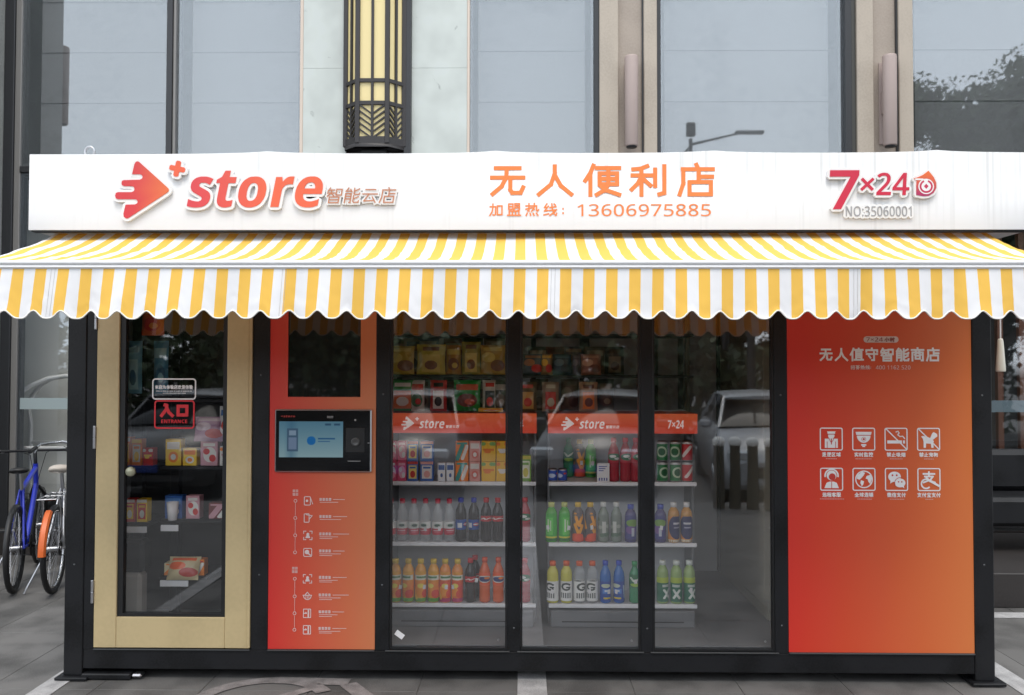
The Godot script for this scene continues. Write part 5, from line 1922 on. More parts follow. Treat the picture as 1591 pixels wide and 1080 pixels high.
func build_goods() -> void:
	M.pack_paper = mat(Color.WHITE, 0.45)
	M.pack_foil = mat(Color.WHITE, 0.28)
	chiller(-0.79, 0.062, "left open drink chiller with red store header, boxes on its top shelf")
	chiller(0.127, 0.98, "right open drink chiller with red store header, cans on its top shelf")
	var zb := -0.45
	var X := func(px: float) -> float: return (px - 818.0) * 0.003737 - 0.012   # spacing measured along the shelf
	var y2 := 0.161 + 0.479
	var y3 := 0.161 + 0.132
	var n := 0
	for px in [612, 630, 648, 666, 685, 703]:
		bottle("water", "%s red-capped water bottle from the left on the left chiller's middle shelf" % ordinal(n), "red-capped water bottles", Vector3(X.call(px), y2, zb - 0.004 * (n % 2)), 0.25 * (n % 3 - 1)); n += 1
	bottle("blue_cola", "left one of two blue-capped dark cola bottles on the left chiller's middle shelf", "blue-capped cola bottles", Vector3(X.call(721), y2, zb), 0.1)
	bottle("blue_cola", "right one of two blue-capped dark cola bottles on the left chiller's middle shelf", "blue-capped cola bottles", Vector3(X.call(741), y2, zb), -0.5)
	bottle("red_cola", "red-capped cola bottle right beside the blue-capped colas on the middle shelf", "red-capped cola bottles", Vector3(X.call(760), y2, zb), 0.2)
	bottle("red_cola", "red-capped cola bottle next to the mullion on the middle shelf", "red-capped cola bottles", Vector3(X.call(778), y2, zb), -0.2)
	n = 0
	for px in [620, 640, 659, 679]:
		bottle("juice", "%s yellow-capped orange juice bottle from the left on the bottom shelf" % ordinal(n), "yellow-capped juice bottles", Vector3(X.call(px), y3, zb), [0.1, -0.5, 0.3, -0.3][n]); n += 1
	bottle("juice_red", "left one of two red-sleeved juice bottles with yellow caps on the bottom shelf", "yellow-capped juice bottles", Vector3(X.call(697), y3, zb), 0.2)
	bottle("juice_red", "right one of two red-sleeved juice bottles, beside the small cola on the bottom shelf", "yellow-capped juice bottles", Vector3(X.call(716), y3, zb), -0.2)
	bottle("red_cola", "red-capped cola bottle between the juices and the orange sodas, bottom shelf", "red-capped cola bottles", Vector3(X.call(736), y3, zb), 0.3)
	bottle("red_cola", "red-capped cola bottle half hidden behind another on the bottom shelf", "red-capped cola bottles", Vector3(X.call(742), y3, zb - 0.075), 0.0)
	bottle("orange_soda", "left orange soda bottle with orange cap on the left chiller's bottom shelf", "orange soda bottles", Vector3(X.call(758), y3, zb), 0.0)
	bottle("orange_soda", "right orange soda bottle with orange cap, next to the mullion on the bottom shelf", "orange soda bottles", Vector3(X.call(779), y3, zb), 0.1)
	bottle("berry", "red berry soda bottle at the right end of the left chiller's middle shelf", "berry soda bottles", Vector3(X.call(820), y2, zb), 0.0)
	bottle("berry", "red berry soda bottle at the right end of the left chiller's bottom shelf", "berry soda bottles", Vector3(X.call(820), y3, zb), -0.2)
	n = 0
	for e in [["green_tea", 861, "left of two bright green tea bottles on the right chiller's middle shelf"], ["green_tea", 881, "right of two bright green tea bottles on the right chiller's middle shelf"],
			["energy", 902, "left of two dark energy drink bottles with yellow caps and orange bolts"], ["energy", 921, "right of two dark energy drink bottles with yellow caps and orange bolts"],
			["clear_soda", 941, "left of two white-capped grey-green soda bottles on the middle shelf"], ["clear_soda", 961, "right of two white-capped grey-green soda bottles on the middle shelf"],
			["vitamin", 983, "short blue-capped purple bottle just left of the second mullion"], ["vitamin", 1029, "short blue-capped purple bottle just right of the second mullion"],
			["coffee", 1049, "left of two white-capped orange coffee bottles with navy ovals"], ["coffee", 1069, "right of two white-capped orange coffee bottles with navy ovals"]]:
		bottle(e[0], e[2], "bottles on the right chiller's middle shelf", Vector3(X.call(e[1]), y2, zb - 0.003 * (n % 2)), 0.4 * ((n * 3) % 5 - 2) * 0.6); n += 1
	for e in [["sport", 863, "left of two orange-capped yellow sport drink bottles on the bottom shelf"], ["sport", 884, "right of two orange-capped yellow sport drink bottles on the bottom shelf"],
			["sport_clear", 904, "left of two orange-capped clear sport drink bottles on the bottom shelf"], ["sport_clear", 924, "right of two orange-capped clear sport drink bottles on the bottom shelf"],
			["blue_sport", 944, "left of two blue sport drink bottles with blue caps on the bottom shelf"], ["blue_sport", 965, "right of two blue sport drink bottles with blue caps on the bottom shelf"],
			["lime", 989, "green lime soda bottle just left of the second mullion, bottom shelf"],
			["green_sport", 1032, "left of three green white-capped drink bottles on the bottom shelf"], ["green_sport", 1053, "middle of three green white-capped drink bottles on the bottom shelf"], ["green_sport", 1073, "right of three green white-capped drink bottles on the bottom shelf"]]:
		bottle(e[0], e[2], "bottles on the right chiller's bottom shelf", Vector3(X.call(e[1]), y3, zb - 0.003 * (n % 2)), 0.42 * ((n * 2) % 5 - 2) * 0.6); n += 1
	# left chiller, top shelf: cartons, two high
	var y1 := 0.161 + 0.825
	var pink := Color8(222, 74, 116); var white := Color8(232, 228, 222); var blue := Color8(60, 104, 176); var yellow := Color8(240, 190, 50); var orange := Color8(236, 130, 46); var teal := Color8(60, 150, 140); var rose := Color8(226, 160, 150); var red := Color8(204, 50, 40)
	var rows := [["pink", 606, 622, pink, white, Color8(240, 150, 170), 0], ["second pink", 622.5, 637, pink, Color8(240, 170, 186), white, 0], ["blue-edged yellow", 638, 655, blue, Color8(236, 214, 110), red, 1], ["blue-edged pale", 658, 679, blue, Color8(226, 216, 206), rose, 1],
		["orange and teal", 712.5, 733, orange, teal, white, 2], ["rose and white", 734, 751, rose, white, Color8(220, 120, 110), 3], ["yellow", 752.5, 775, yellow, orange, Color8(120, 170, 90), 4], ["second yellow", 775.5, 797, yellow, white, orange, 4]]
	for r in 2:
		for e in rows:
			var x0: float = X.call(e[1]); var x1: float = X.call(e[2])
			carton("%s carton in the %s row on the left chiller's top shelf" % [e[0], ["lower", "upper"][r]], "cartons on the top shelf", Vector3(x0, y1 + r * 0.1165, -0.43), Vector3(x1 - x0, 0.115, 0.05), e[3], e[4], e[5], e[6])
	carton("left of two narrow white and blue cartons, top shelf", "cartons on the top shelf", Vector3(X.call(685), y1, -0.43), Vector3(0.046, 0.105, 0.045), Color8(226, 228, 232), Color8(70, 100, 160), white, 3)
	carton("right of two narrow white and blue cartons, top shelf", "cartons on the top shelf", Vector3(X.call(698.5), y1, -0.43), Vector3(0.046, 0.105, 0.045), Color8(226, 228, 232), Color8(70, 100, 160), white, 3)
	carton("pale green and white carton at the right end of the top shelf", "cartons on the top shelf", Vector3(X.call(812), y1, -0.43), Vector3(0.066, 0.15, 0.05), Color8(120, 170, 70), Color8(226, 228, 206), Color8(200, 190, 60), 1)
	# right chiller, top shelf
	can("blue_can", "left of two short blue cans on the right chiller's top shelf", Vector3(X.call(863), y1, zb), 0.075, 0.026, 0.2)
	can("blue_can", "right of two short blue cans on the right chiller's top shelf", Vector3(X.call(878), y1, zb), 0.075, 0.026, -0.4)
	n = 0
	for px in [957, 975, 991]:
		bottle("berry", "%s of three red berry soda bottles from the left on the right chiller's top shelf" % ordinal(n), "berry soda bottles", Vector3(X.call(px), y1, zb), 0.4 * n); n += 1
	for e in [[1032, "green_can", "lower left tall green can"], [1052, "green_can", "lower right tall green can"], [1070, "red_can", "lower tall red can"]]:
		can(e[1], e[2] + " beside the second mullion, top shelf", Vector3(X.call(e[0]), y1, zb), 0.118, 0.031, 0.3)
		can(e[1], e[2].replace("lower", "upper") + " beside the second mullion, top shelf", Vector3(X.call(e[0]), y1 + 0.1185, zb), 0.118, 0.031, -0.3)
	n = 0
	for px in [890, 908, 926]:
		bottle(["lime", "energy", "green_tea"][n], "%s of three dim bottles at the back of the right chiller's top shelf" % ordinal(n), "dim bottles at the back", Vector3(X.call(px), y1, zb - 0.2)); n += 1
	var card := thing("price_card", "white upright price card in front of the right chiller's top shelf", "price card", Vector3(X.call(940), y1, -0.415))
	var cs := S()
	box(cs, Vector3(-0.035, 0.0, -0.002), Vector3(0.035, 0.108, 0.002))
	obj("card", cs, M.white_print, card)
	var cp := S()
	for q in 3:
		stroke(cp, Vector2(-0.024, 0.09 - 0.012 * q), Vector2(0.02 - 0.01 * q, 0.09 - 0.012 * q), 0.005, 0.0026)
	for q in 4:
		stroke(cp, Vector2(-0.022 + 0.014 * q, 0.022), Vector2(-0.022 + 0.014 * q, 0.012), 0.008, 0.0026)
	obj("print", cp, mat(lin(0.08, 0.1, 0.3), 0.6), card)
	# snack rack above the chillers
	var ra := thing("snack_rack", "black wall rack above the drink chillers with rows of snacks", "shelf", Vector3(0, 1.382, -0.6))
	for x in [-0.8, 0.05, 0.98]:
		b1("post", Vector3(x - 0.015, 0.0, -0.32), Vector3(x + 0.015, 0.72, -0.29), M.black_metal, ra)
	for y in [0.215, 0.46]:
		b1("shelf", Vector3(-0.83, y - 0.015, -0.289), Vector3(0.99, y, 0.06), M.black_metal, ra, 0.003)
	var Z := -0.62
	var X2 := func(px: float) -> float: return (px - 818.0) * 0.003865 - 0.012
	n = 0
	for e in [[607, 649, 0.16], [654, 697, 0.17], [699, 721, 0.165], [723, 751, 0.185], [752, 789, 0.165]]:
		var cx: float = (X2.call(e[0]) + X2.call(e[1])) / 2.0; var wd: float = X2.call(e[1]) - X2.call(e[0])
		bag("%s dull yellow snack bag from the left on the rack above the left chiller" % ordinal(n), "yellow snack bags", Vector3(cx, 1.6, Z + 0.06), wd * 1.04, e[2] + 0.01, [Color8(176, 150, 36), Color8(186, 172, 60), Color8(168, 120, 34), Color8(150, 140, 44), Color8(170, 136, 40)][n], Color8(206, 186, 90), Color8(120, 70, 36), [2, 1, 0, 1, 2][n], -0.05 - 0.03 * (n % 2)); n += 1
	n = 0
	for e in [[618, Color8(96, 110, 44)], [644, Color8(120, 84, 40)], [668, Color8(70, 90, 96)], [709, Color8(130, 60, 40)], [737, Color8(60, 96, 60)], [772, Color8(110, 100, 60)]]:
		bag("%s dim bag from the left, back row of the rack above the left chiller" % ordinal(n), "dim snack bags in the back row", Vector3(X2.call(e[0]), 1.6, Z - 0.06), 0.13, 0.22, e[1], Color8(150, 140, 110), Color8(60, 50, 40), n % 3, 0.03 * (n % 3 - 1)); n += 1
	n = 0
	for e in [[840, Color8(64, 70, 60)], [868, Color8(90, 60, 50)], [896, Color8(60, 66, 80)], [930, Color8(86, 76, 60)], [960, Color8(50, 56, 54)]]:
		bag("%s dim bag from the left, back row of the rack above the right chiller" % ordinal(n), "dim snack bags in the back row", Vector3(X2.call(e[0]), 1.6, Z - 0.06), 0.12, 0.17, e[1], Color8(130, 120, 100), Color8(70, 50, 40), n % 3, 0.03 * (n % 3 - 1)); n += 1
	n = 0
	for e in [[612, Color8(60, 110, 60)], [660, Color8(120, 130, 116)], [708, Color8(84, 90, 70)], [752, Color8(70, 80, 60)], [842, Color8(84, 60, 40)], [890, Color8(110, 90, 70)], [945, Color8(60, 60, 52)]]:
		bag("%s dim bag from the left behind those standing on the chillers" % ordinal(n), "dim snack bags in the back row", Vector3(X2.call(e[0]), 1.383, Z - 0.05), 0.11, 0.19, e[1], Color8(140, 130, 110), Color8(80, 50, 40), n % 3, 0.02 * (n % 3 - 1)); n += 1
	n = 0
	for e in [[632, 0.17, Color8(46, 140, 60), Color8(226, 120, 60), white, "green and orange"], [654, 0.09, Color8(206, 206, 196), red, Color8(70, 120, 70), "narrow white"], [687, 0.1, Color8(190, 40, 36), white, Color8(40, 40, 40), "red and white"], [731, 0.16, Color8(34, 150, 60), Color8(206, 90, 60), Color8(120, 50, 40), "bright green"], [766, 0.09, Color8(196, 200, 190), Color8(50, 60, 60), red, "pale grey"], [782, 0.08, Color8(60, 64, 56), Color8(160, 160, 150), Color8(110, 100, 90), "dark grey"]]:
		bag("%s snack bag standing on top of the left chiller" % e[5], "snack bags on the chillers", Vector3(X2.call(e[0]), 1.383, Z + 0.06), e[1], 0.185, e[2], e[3], e[4], 1 if n % 2 == 0 else 0); n += 1
	carton("flat yellow packet lying on the left chiller beside the mullion", "packets on the chillers", Vector3(X2.call(749), 1.382, -0.5), Vector3(0.145, 0.022, 0.1), yellow, orange, white, 3)
	n = 0
	for e in [[832, 0.12, Color8(70, 84, 90), Color8(170, 120, 80), red, "grey and red"], [853, 0.07, Color8(150, 120, 70), yellow, red, "tan"], [877, 0.11, Color8(44, 70, 84), Color8(90, 120, 130), Color8(30, 40, 46), "dark blue"], [899, 0.05, Color8(84, 74, 90), Color8(120, 110, 120), Color8(60, 50, 60), "mauve"], [921, 0.12, Color8(150, 100, 80), Color8(200, 150, 120), Color8(110, 60, 50), "brown"]]:
		bag("%s snack bag on the rack above the right chiller" % e[5], "snack bags on the rack", Vector3(X2.call(e[0]), 1.598, Z + 0.05), e[1], 0.125, e[2], e[3], e[4], 2); n += 1
	n = 0
	for e in [[824, 0.11, Color8(90, 70, 40), Color8(206, 160, 80), red, "brown and gold"], [859, 0.1, Color8(150, 130, 110), red, Color8(196, 190, 170), "beige and red, left"], [917, 0.11, Color8(170, 140, 110), orange, Color8(110, 60, 50), "beige and orange, right"]]:
		bag("%s snack bag standing on top of the right chiller" % e[5], "snack bags on the chillers", Vector3(X2.call(e[0]), 1.383, Z + 0.06), e[1], 0.175, e[2], e[3], e[4], 1); n += 1
	build_rack()
	M.pack_paper.albedo_texture = tex(sheet_of_prints)
	M.pack_foil.albedo_texture = M.pack_paper.albedo_texture


# the dark display rack seen through the door
func build_rack() -> void:
	var t := thing("display_rack", "black display rack with narrow shelves seen through the entrance door", "shelf", Vector3(-2.1, 0.161, -0.34))
	for x in [-0.22, 0.0, 0.6]:
		b1("post", Vector3(x - 0.025, 0.0, -0.3), Vector3(x + 0.025, 1.9, -0.25), M.black_metal, t, 0.003)
	for e in [[-0.24, -0.03, 0.92], [0.03, 0.58, 0.92], [-0.24, -0.03, 0.6], [0.03, 0.58, 0.62], [0.03, 0.3, 0.3], [-0.24, 0.58, 1.3]]:
		b1("shelf", Vector3(e[0], e[2] - 0.02, -0.249), Vector3(e[1], e[2], 0.02), M.black_metal, t, 0.003)
	for e in [[-0.23, -0.04, 0.545], [0.04, 0.14, 0.555], [0.04, 0.2, 0.245]]:
		b1("price_rail", Vector3(e[0], e[2], 0.021), Vector3(e[1], e[2] + 0.035, 0.03), M.white_paint, t, 0.002)
	b1("back_panel", Vector3(-0.32, 0.02, -0.33), Vector3(0.64, 1.95, -0.305), M.black_trim, t)
	var o := Color8(236, 130, 30); var y := Color8(240, 200, 40); var r := Color8(200, 40, 36); var w := Color8(222, 220, 214); var b := Color8(40, 90, 160); var pk := Color8(200, 150, 160)
	var g := "packets on the display rack behind the door"
	var base := Vector3(-2.1, 0.161, -0.34)
	for e in [["tall orange packet on the display rack's left side", -0.225, 0.92, 0.075, 0.16, o, y, w, 1], ["second orange packet on the display rack's left side", -0.145, 0.92, 0.06, 0.15, o, w, y, 1], ["red and yellow packet beside the rack's middle post", -0.08, 0.92, 0.06, 0.1, r, y, w, 4],
			["yellow packet right of the rack's middle post", 0.05, 0.92, 0.09, 0.15, y, w, o, 3], ["second yellow packet right of the rack's middle post", 0.15, 0.92, 0.08, 0.1, y, o, w, 3], ["pale pink packet on the rack's right side", 0.25, 0.92, 0.1, 0.14, pk, w, r, 0], ["white packet between pink and olive ones on the rack", 0.36, 0.92, 0.08, 0.11, w, pk, o, 4], ["orange jar-like packet at the left end of the second shelf", -0.235, 0.6, 0.045, 0.11, o, y, w, 1], ["tan packet on the low shelf of the rack, right part", 0.42, 0.62, 0.1, 0.11, Color8(170, 140, 110), o, w, 2], ["olive packet at the rack's right end", 0.45, 0.92, 0.1, 0.12, Color8(120, 140, 60), w, o, 2],
			["jar-like red packet on the rack's second shelf", -0.18, 0.6, 0.06, 0.13, r, y, w, 1], ["yellow and red packet on the rack's second shelf", -0.11, 0.6, 0.06, 0.13, y, r, w, 1], ["green packet at the right end of the rack's second shelf", 0.5, 0.62, 0.08, 0.12, Color8(70, 130, 60), w, y, 3], ["blue packet on the rack's second shelf", 0.05, 0.62, 0.1, 0.13, b, Color8(90, 140, 200), w, 3], ["pink packet on the rack's second shelf", 0.17, 0.62, 0.08, 0.13, pk, w, r, 0], ["dark red packet on the rack's second shelf", 0.3, 0.62, 0.12, 0.09, Color8(110, 40, 40), pk, w, 2],
			["cream and orange packet on the rack's low shelf", 0.05, 0.3, 0.13, 0.07, Color8(214, 200, 160), o, r, 2], ["orange packet on the rack's low shelf", 0.19, 0.3, 0.09, 0.09, o, r, w, 2]]:
		carton(e[0], g, base + Vector3(e[1], e[2] + 0.0005, 0.0), Vector3(e[3], e[4], 0.06), e[5], e[6], e[7], e[8])
	bag("left of two long pale blue packs hanging on the display rack", "long blue hanging packs", base + Vector3(-0.13, 1.33, 0.0), 0.085, 0.3, Color8(96, 160, 190), Color8(150, 200, 216), Color8(60, 110, 150), 1, 0.0, "hanging pack")
	bag("right of two long pale blue packs hanging on the display rack", "long blue hanging packs", base + Vector3(0.02, 1.33, 0.0), 0.085, 0.3, Color8(80, 146, 186), Color8(150, 200, 216), Color8(60, 110, 150), 0, 0.0, "hanging pack")
	bag("orange pack hanging near the top of the display rack", "long blue hanging packs", base + Vector3(-0.02, 1.66, 0.02), 0.13, 0.18, Color8(214, 90, 40), Color8(230, 140, 60), r, 0, 0.0, "hanging pack")
	bag("crumpled mauve pack lying on top of the rack's right packets", "loose packs on the display rack", base + Vector3(0.3, 1.06, 0.01), 0.17, 0.14, Color8(170, 130, 160), Color8(210, 190, 200), Color8(190, 60, 60), 2, -0.2)
	bag("crumpled white pack with blue spots above the rack's right packets", "loose packs on the display rack", base + Vector3(0.42, 1.09, 0.0), 0.14, 0.17, Color8(206, 206, 206), Color8(60, 110, 170), Color8(200, 70, 60), 0, -0.15)
	bag("cream pack with orange end leaning on the rack's low shelf", "loose packs on the display rack", base + Vector3(0.17, 0.285, 0.04), 0.18, 0.13, Color8(196, 180, 140), Color8(226, 96, 40), Color8(180, 60, 50), 2, -0.4)
	var cup := thing("paper_cup", "white paper cup with a dark spot on the display rack", "cup", base + Vector3(0.11, 0.62, 0.035))
	var st := S()
	lathe(st, [Vector2(0, 0), Vector2(0.024, 0), Vector2(0.032, 0.1), Vector2(0.03, 0.1), Vector2(0.023, 0.004), Vector2(0, 0.004)], 16)
	obj("cup_wall", st, M.white_print, cup)
	var sk := thing("cloth_bag", "black and pale cloth bag standing on the floor below the display rack", "bag", base + Vector3(-0.13, 0.0, 0.06))
	b1("black_top", Vector3(-0.13, 0.34, -0.06), Vector3(0.11, 0.52, 0.05), M.black_trim, sk, 0.02)
	b1("pale_body", Vector3(-0.115, 0.02, -0.055), Vector3(0.095, 0.339, 0.045), mat(lin(0.3, 0.28, 0.25), 0.8), sk, 0.02)


# ------------------------------------------------------------------ what stands round the kiosk
func circle(c: Vector3, r: float, n := 36) -> Array:
	var p := []
	for k in n:
		p.append(c + Vector3(cos(TAU * k / n) * r, sin(TAU * k / n) * r, 0))
	return p


func wheel(t: Node3D, c: Vector3, rim: Material, r := 0.335) -> void:
	var st := S()
	tube(st, circle(c, r - 0.02), 0.0215, 8, true)
	var w := obj("wheel", st, M.black_trim, t)
	st = S()
	tube(st, circle(c, r - 0.048), 0.011, 6, true)
	obj("rim", st, rim, w)
	st = S()
	rng.seed = 2
	for k in 28:
		var a := TAU * k / 28
		var o := a + (0.5 if k % 2 else -0.5)
		tube(st, [c + Vector3(cos(o) * 0.02, sin(o) * 0.02, 0.025 * (1 if k % 4 < 2 else -1)), c + Vector3(cos(a) * (r - 0.05), sin(a) * (r - 0.05), 0)], 0.0016, 4, false, false)
	tag(obj("spokes", st, M.steel, w), "", "", "", "stuff")
	st = S()
	tube(st, [c + Vector3(0, 0, -0.05), c + Vector3(0, 0, 0.05)], 0.02, 10)
	obj("hub", st, M.steel, w)


func bicycle(label: String, at: Vector3, turn: float, frame: Material, rim: Material, town: bool) -> void:
	var t := thing("bicycle", label, "bicycle", at, turn, "bicycles parked by the glass wall")
	t.scale = Vector3.ONE * 0.95
	var R := Vector3(0, 0.335, 0)
	var F := Vector3(1.04, 0.335, 0)
	var B := Vector3(0.42, 0.28, 0)
	var seat := Vector3(0.2, 0.83, 0) if not town else Vector3(0.2, 0.84, 0)
	var lug := B.lerp(seat, 0.86)
	var ht := Vector3(0.8, 0.9, 0)
	var hb := Vector3(0.84, 0.72, 0)
	wheel(t, R, rim)
	wheel(t, F, rim)
	var st := S()
	tube(st, [hb, B], 0.021 if not town else 0.017, 8)
	if town:
		tube(st, [ht.lerp(hb, 0.3), B.lerp(lug, 0.45)], 0.015, 8)
	else:
		tube(st, [ht.lerp(hb, 0.2), lug], 0.019, 8)
	tube(st, [B, lug], 0.016, 8)
	tube(st, [ht, hb], 0.02, 8)
	for s in [-1.0, 1.0]:
		tube(st, [B + Vector3(0, 0, 0.02 * s), R + Vector3(0, 0, 0.06 * s)], 0.01, 6)
		tube(st, [lug + Vector3(0, 0, 0.012 * s), R + Vector3(0, 0, 0.06 * s)], 0.009, 6)
	obj("frame", st, frame, t)
	st = S()
	for s in [-1.0, 1.0]:
		tube(st, [hb + Vector3(0.01, -0.02, 0.02 * s), Vector3(0.93, 0.62, 0.055 * s), F + Vector3(0, 0, 0.055 * s)], 0.013, 6)
	obj("fork", st, M.black_metal if not town else M.chrome, t)
	st = S()
	tube(st, [lug, seat + Vector3(-0.01, 0.06, 0)], 0.0135, 8)
	obj("seat_post", st, M.steel, t)
	st = S()
	var pts := []
	var rad := []
	for e in [[-0.13, 0.0, 0.03], [-0.12, 0.005, 0.07], [-0.06, 0.01, 0.085 if town else 0.07], [0.0, 0.006, 0.06 if town else 0.042], [0.08, 0.004, 0.03 if town else 0.022], [0.14, -0.002, 0.014]]:
		pts.append(Vector3(e[0], e[1], 0)); rad.append(e[2])
	tube(st, pts, rad, 12)
	var sad := S()
	st.generate_normals()
	sad.append_from(st.commit(), 0, Transform3D(Basis.from_scale(Vector3(1, 0.42 if town else 0.33, 1)), seat + Vector3(0, 0.085, 0)))
	obj("saddle", sad, mat(lin(0.45, 0.4, 0.35), 0.6) if town else M.black_trim, t)
	st = S()
	var hy := ht + Vector3(-0.03, 0.1 if not town else 0.14, 0)
	tube(st, [ht, hy, hy + Vector3(0.06, 0.01, 0)], 0.014, 8)
	var bars := []
	for e in ([[-0.33, -0.07, 0.02], [-0.18, -0.03, 0.015], [0.0, 0.06, 0.01], [0.18, -0.03, 0.015], [0.33, -0.07, 0.02]] if not town else [[-0.3, -0.28, 0.0], [-0.27, -0.12, 0.04], [-0.14, 0.02, 0.05], [0.0, 0.06, 0.01], [0.14, 0.02, 0.05], [0.27, -0.12, 0.04], [0.3, -0.28, 0.0]]):
		bars.append(hy + Vector3(e[1], e[2], e[0]))
	tube(st, bars, 0.011, 8)
	obj("handlebar", st, M.black_metal if not town else M.chrome, t)
	for s in [0, bars.size() - 1]:
		st = S()
		var d: Vector3 = (bars[s] - bars[1 if s == 0 else s - 1]).normalized()
		tube(st, [bars[s] - d * 0.09, bars[s] + d * 0.015], 0.0165, 8)
		obj("grip", st, M.black_trim, t)
		st = S()
		tube(st, [bars[s] - d * 0.11 + Vector3(0.02, -0.01, 0), bars[s] - d * 0.03 + Vector3(0.06, -0.03, 0)], 0.005, 6)
		obj("brake_lever", st, M.steel, t)
	st = S()
	tube(st, [hy + Vector3(0, 0.01, 0.12), hy + Vector3(0.16, -0.02, 0.06), ht + Vector3(0.08, -0.1, 0.02), B.lerp(hb, 0.6)], 0.003, 5)
	tube(st, [hy + Vector3(0, 0.01, -0.12), hy + Vector3(0.15, -0.04, -0.06), hb + Vector3(0.06, 0.0, -0.02)], 0.003, 5)
	obj("brake_cable", st, M.black_trim, t)
	st = S()
	lathe(st, [Vector2(0, 0.002), Vector2(0.085, 0.003), Vector2(0.09, 0.0), Vector2(0.085, -0.003), Vector2(0, -0.002)], 24, Transform3D(Basis(Vector3.RIGHT, PI / 2), B + Vector3(0, 0, 0.045)))
	tube(st, [B + Vector3(0, 0, -0.07), B + Vector3(0, 0, 0.07)], 0.02, 8)
	obj("chainring", st, M.black_metal, t)
	for s in [-1.0, 1.0]:
		st = S()
		var end := B + Vector3(0.09 * s, -0.14 * s, 0.075 * s)
		tube(st, [B + Vector3(0, 0, 0.07 * s), end], 0.01, 6)
		var cr := obj("crank", st, M.steel, t)
		st = S()
		box(st, end + Vector3(-0.045, -0.012, 0.01 if s > 0 else -0.1), end + Vector3(0.045, 0.012, 0.1 if s > 0 else -0.01), 0.004)
		obj("pedal", st, M.black_trim, cr)
	st = S()
	tube(st, [R + Vector3(0, 0.05, 0.04), B + Vector3(0, 0.088, 0.046)], 0.004, 4)
	tube(st, [R + Vector3(0, -0.05, 0.04), B + Vector3(0, -0.088, 0.046)], 0.004, 4)
	lathe(st, [Vector2(0, 0.002), Vector2(0.045, 0.003), Vector2(0.05, 0.0), Vector2(0, -0.002)], 16, Transform3D(Basis(Vector3.RIGHT, PI / 2), R + Vector3(0, 0, 0.04)))
	obj("chain", st, M.black_metal, t)
	st = S()
	tube(st, [R + Vector3(0.08, -0.03, -0.07), Vector3(-0.02, 0.01, -0.2)], 0.008, 6)
	obj("kickstand", st, M.steel, t)
	if town:
		var fen := S()
		for k in 18:
			var a0 := lerpf(0.66 * PI, 0.99 * PI, k / 18.0)
			var a1 := lerpf(0.66 * PI, 0.99 * PI, (k + 1) / 18.0)
			var P := func(a: float, r: float, z: float) -> Vector3: return R + Vector3(cos(a) * r, sin(a) * r, z)
			for e in [[-0.027, 0.35, -0.015, 0.368], [-0.015, 0.368, 0.015, 0.368], [0.015, 0.368, 0.027, 0.35]]:
				face(fen, [P.call(a0, e[1], e[0]), P.call(a1, e[1], e[0]), P.call(a1, e[3], e[2]), P.call(a0, e[3], e[2])], Vector3(cos(a0), sin(a0), 0))
		tag(obj("rear_fender", fen, mat(lin(0.62, 0.12, 0.02), 0.4), t), "bright orange rear fender")
		st = S()
		for z in [-0.06, -0.02, 0.02, 0.06]:
			tube(st, [Vector3(-0.24, 0.745, z), Vector3(0.16, 0.745, z)], 0.005, 6)
		for x in [-0.24, -0.05, 0.14]:
			tube(st, [Vector3(x, 0.745, -0.065), Vector3(x, 0.745, 0.065)], 0.005, 6)
		for s in [-1.0, 1.0]:
			tube(st, [R + Vector3(0, 0, 0.065 * s), Vector3(-0.12, 0.74, 0.06 * s)], 0.005, 6)
		obj("rack", st, M.steel, t)


func luggage_cart() -> void:
	var t := thing("luggage_cart", "chrome birdcage luggage cart with arched top standing inside the hotel glass", "luggage cart", Vector3(-4.24, 0.221, -3.3))
	for z in [-0.28, 0.28]:
		var st := S()
		var pts := [Vector3(-0.5, 0.3, z), Vector3(-0.5, 0.8, z)]
		for k in 11:
			var a := PI - PI * k / 10.0
			pts.append(Vector3(cos(a) * 0.5, 0.88 + sin(a) * 0.46, z * (1.0 - 0.9 * sin(a))))
		pts.append(Vector3(0.5, 0.8, z)); pts.append(Vector3(0.5, 0.3, z))
		tube(st, pts, 0.02, 10)
		obj("arch_tube", st, M.cart_tube, t)
	var st2 := S()
	tube(st2, [Vector3(-0.5, 0.7, 0.28), Vector3(0.5, 0.7, 0.28)], 0.016, 8)
	tube(st2, [Vector3(-0.5, 0.7, -0.28), Vector3(0.5, 0.7, -0.28)], 0.016, 8)
	obj("rail", st2, M.cart_tube, t)
	b1("platform", Vector3(-0.54, 0.24, -0.32), Vector3(0.54, 0.3, 0.32), M.chrome, t, 0.015)
	for x in [-0.42, 0.42]:
		for z in [-0.24, 0.24]:
			var w := S()
			lathe(w, [Vector2(0, -0.02), Vector2(0.09, -0.02), Vector2(0.1, 0.0), Vector2(0.09, 0.02), Vector2(0, 0.02)], 16, Transform3D(Basis(Vector3.RIGHT, PI / 2), Vector3(x, 0.1, z)))
			obj("wheel", w, M.black_trim, t)
	var h := thing("garment_bag", "dark blue garment bag hanging in the luggage cart", "garment bag", Vector3(-4.02, 1.15, -3.28))
	b1("bag_body", Vector3(-0.09, -0.05, -0.05), Vector3(0.09, 0.3, 0.05), mat(lin(0.05, 0.07, 0.16), 0.7), h, 0.03)


func foot_tray() -> void:
	var t := thing("door_ramp", "black metal tray with a pale rounded end lying under the kiosk's left corner", "metal tray", Vector3(-2.33, 0.005, 0.0))
	b1("tray", Vector3(0.0, 0.0, -0.09), Vector3(0.26, 0.03, 0.015), M.black_metal, t, 0.006)
	b1("tray_end", Vector3(0.2605, 0.008, -0.05), Vector3(0.315, 0.026, 0.008), M.steel, t, 0.012)
	b1("inner_rail", Vector3(0.1, 0.03, -0.6), Vector3(0.9, 0.05, -0.52), M.steel, t, 0.004)


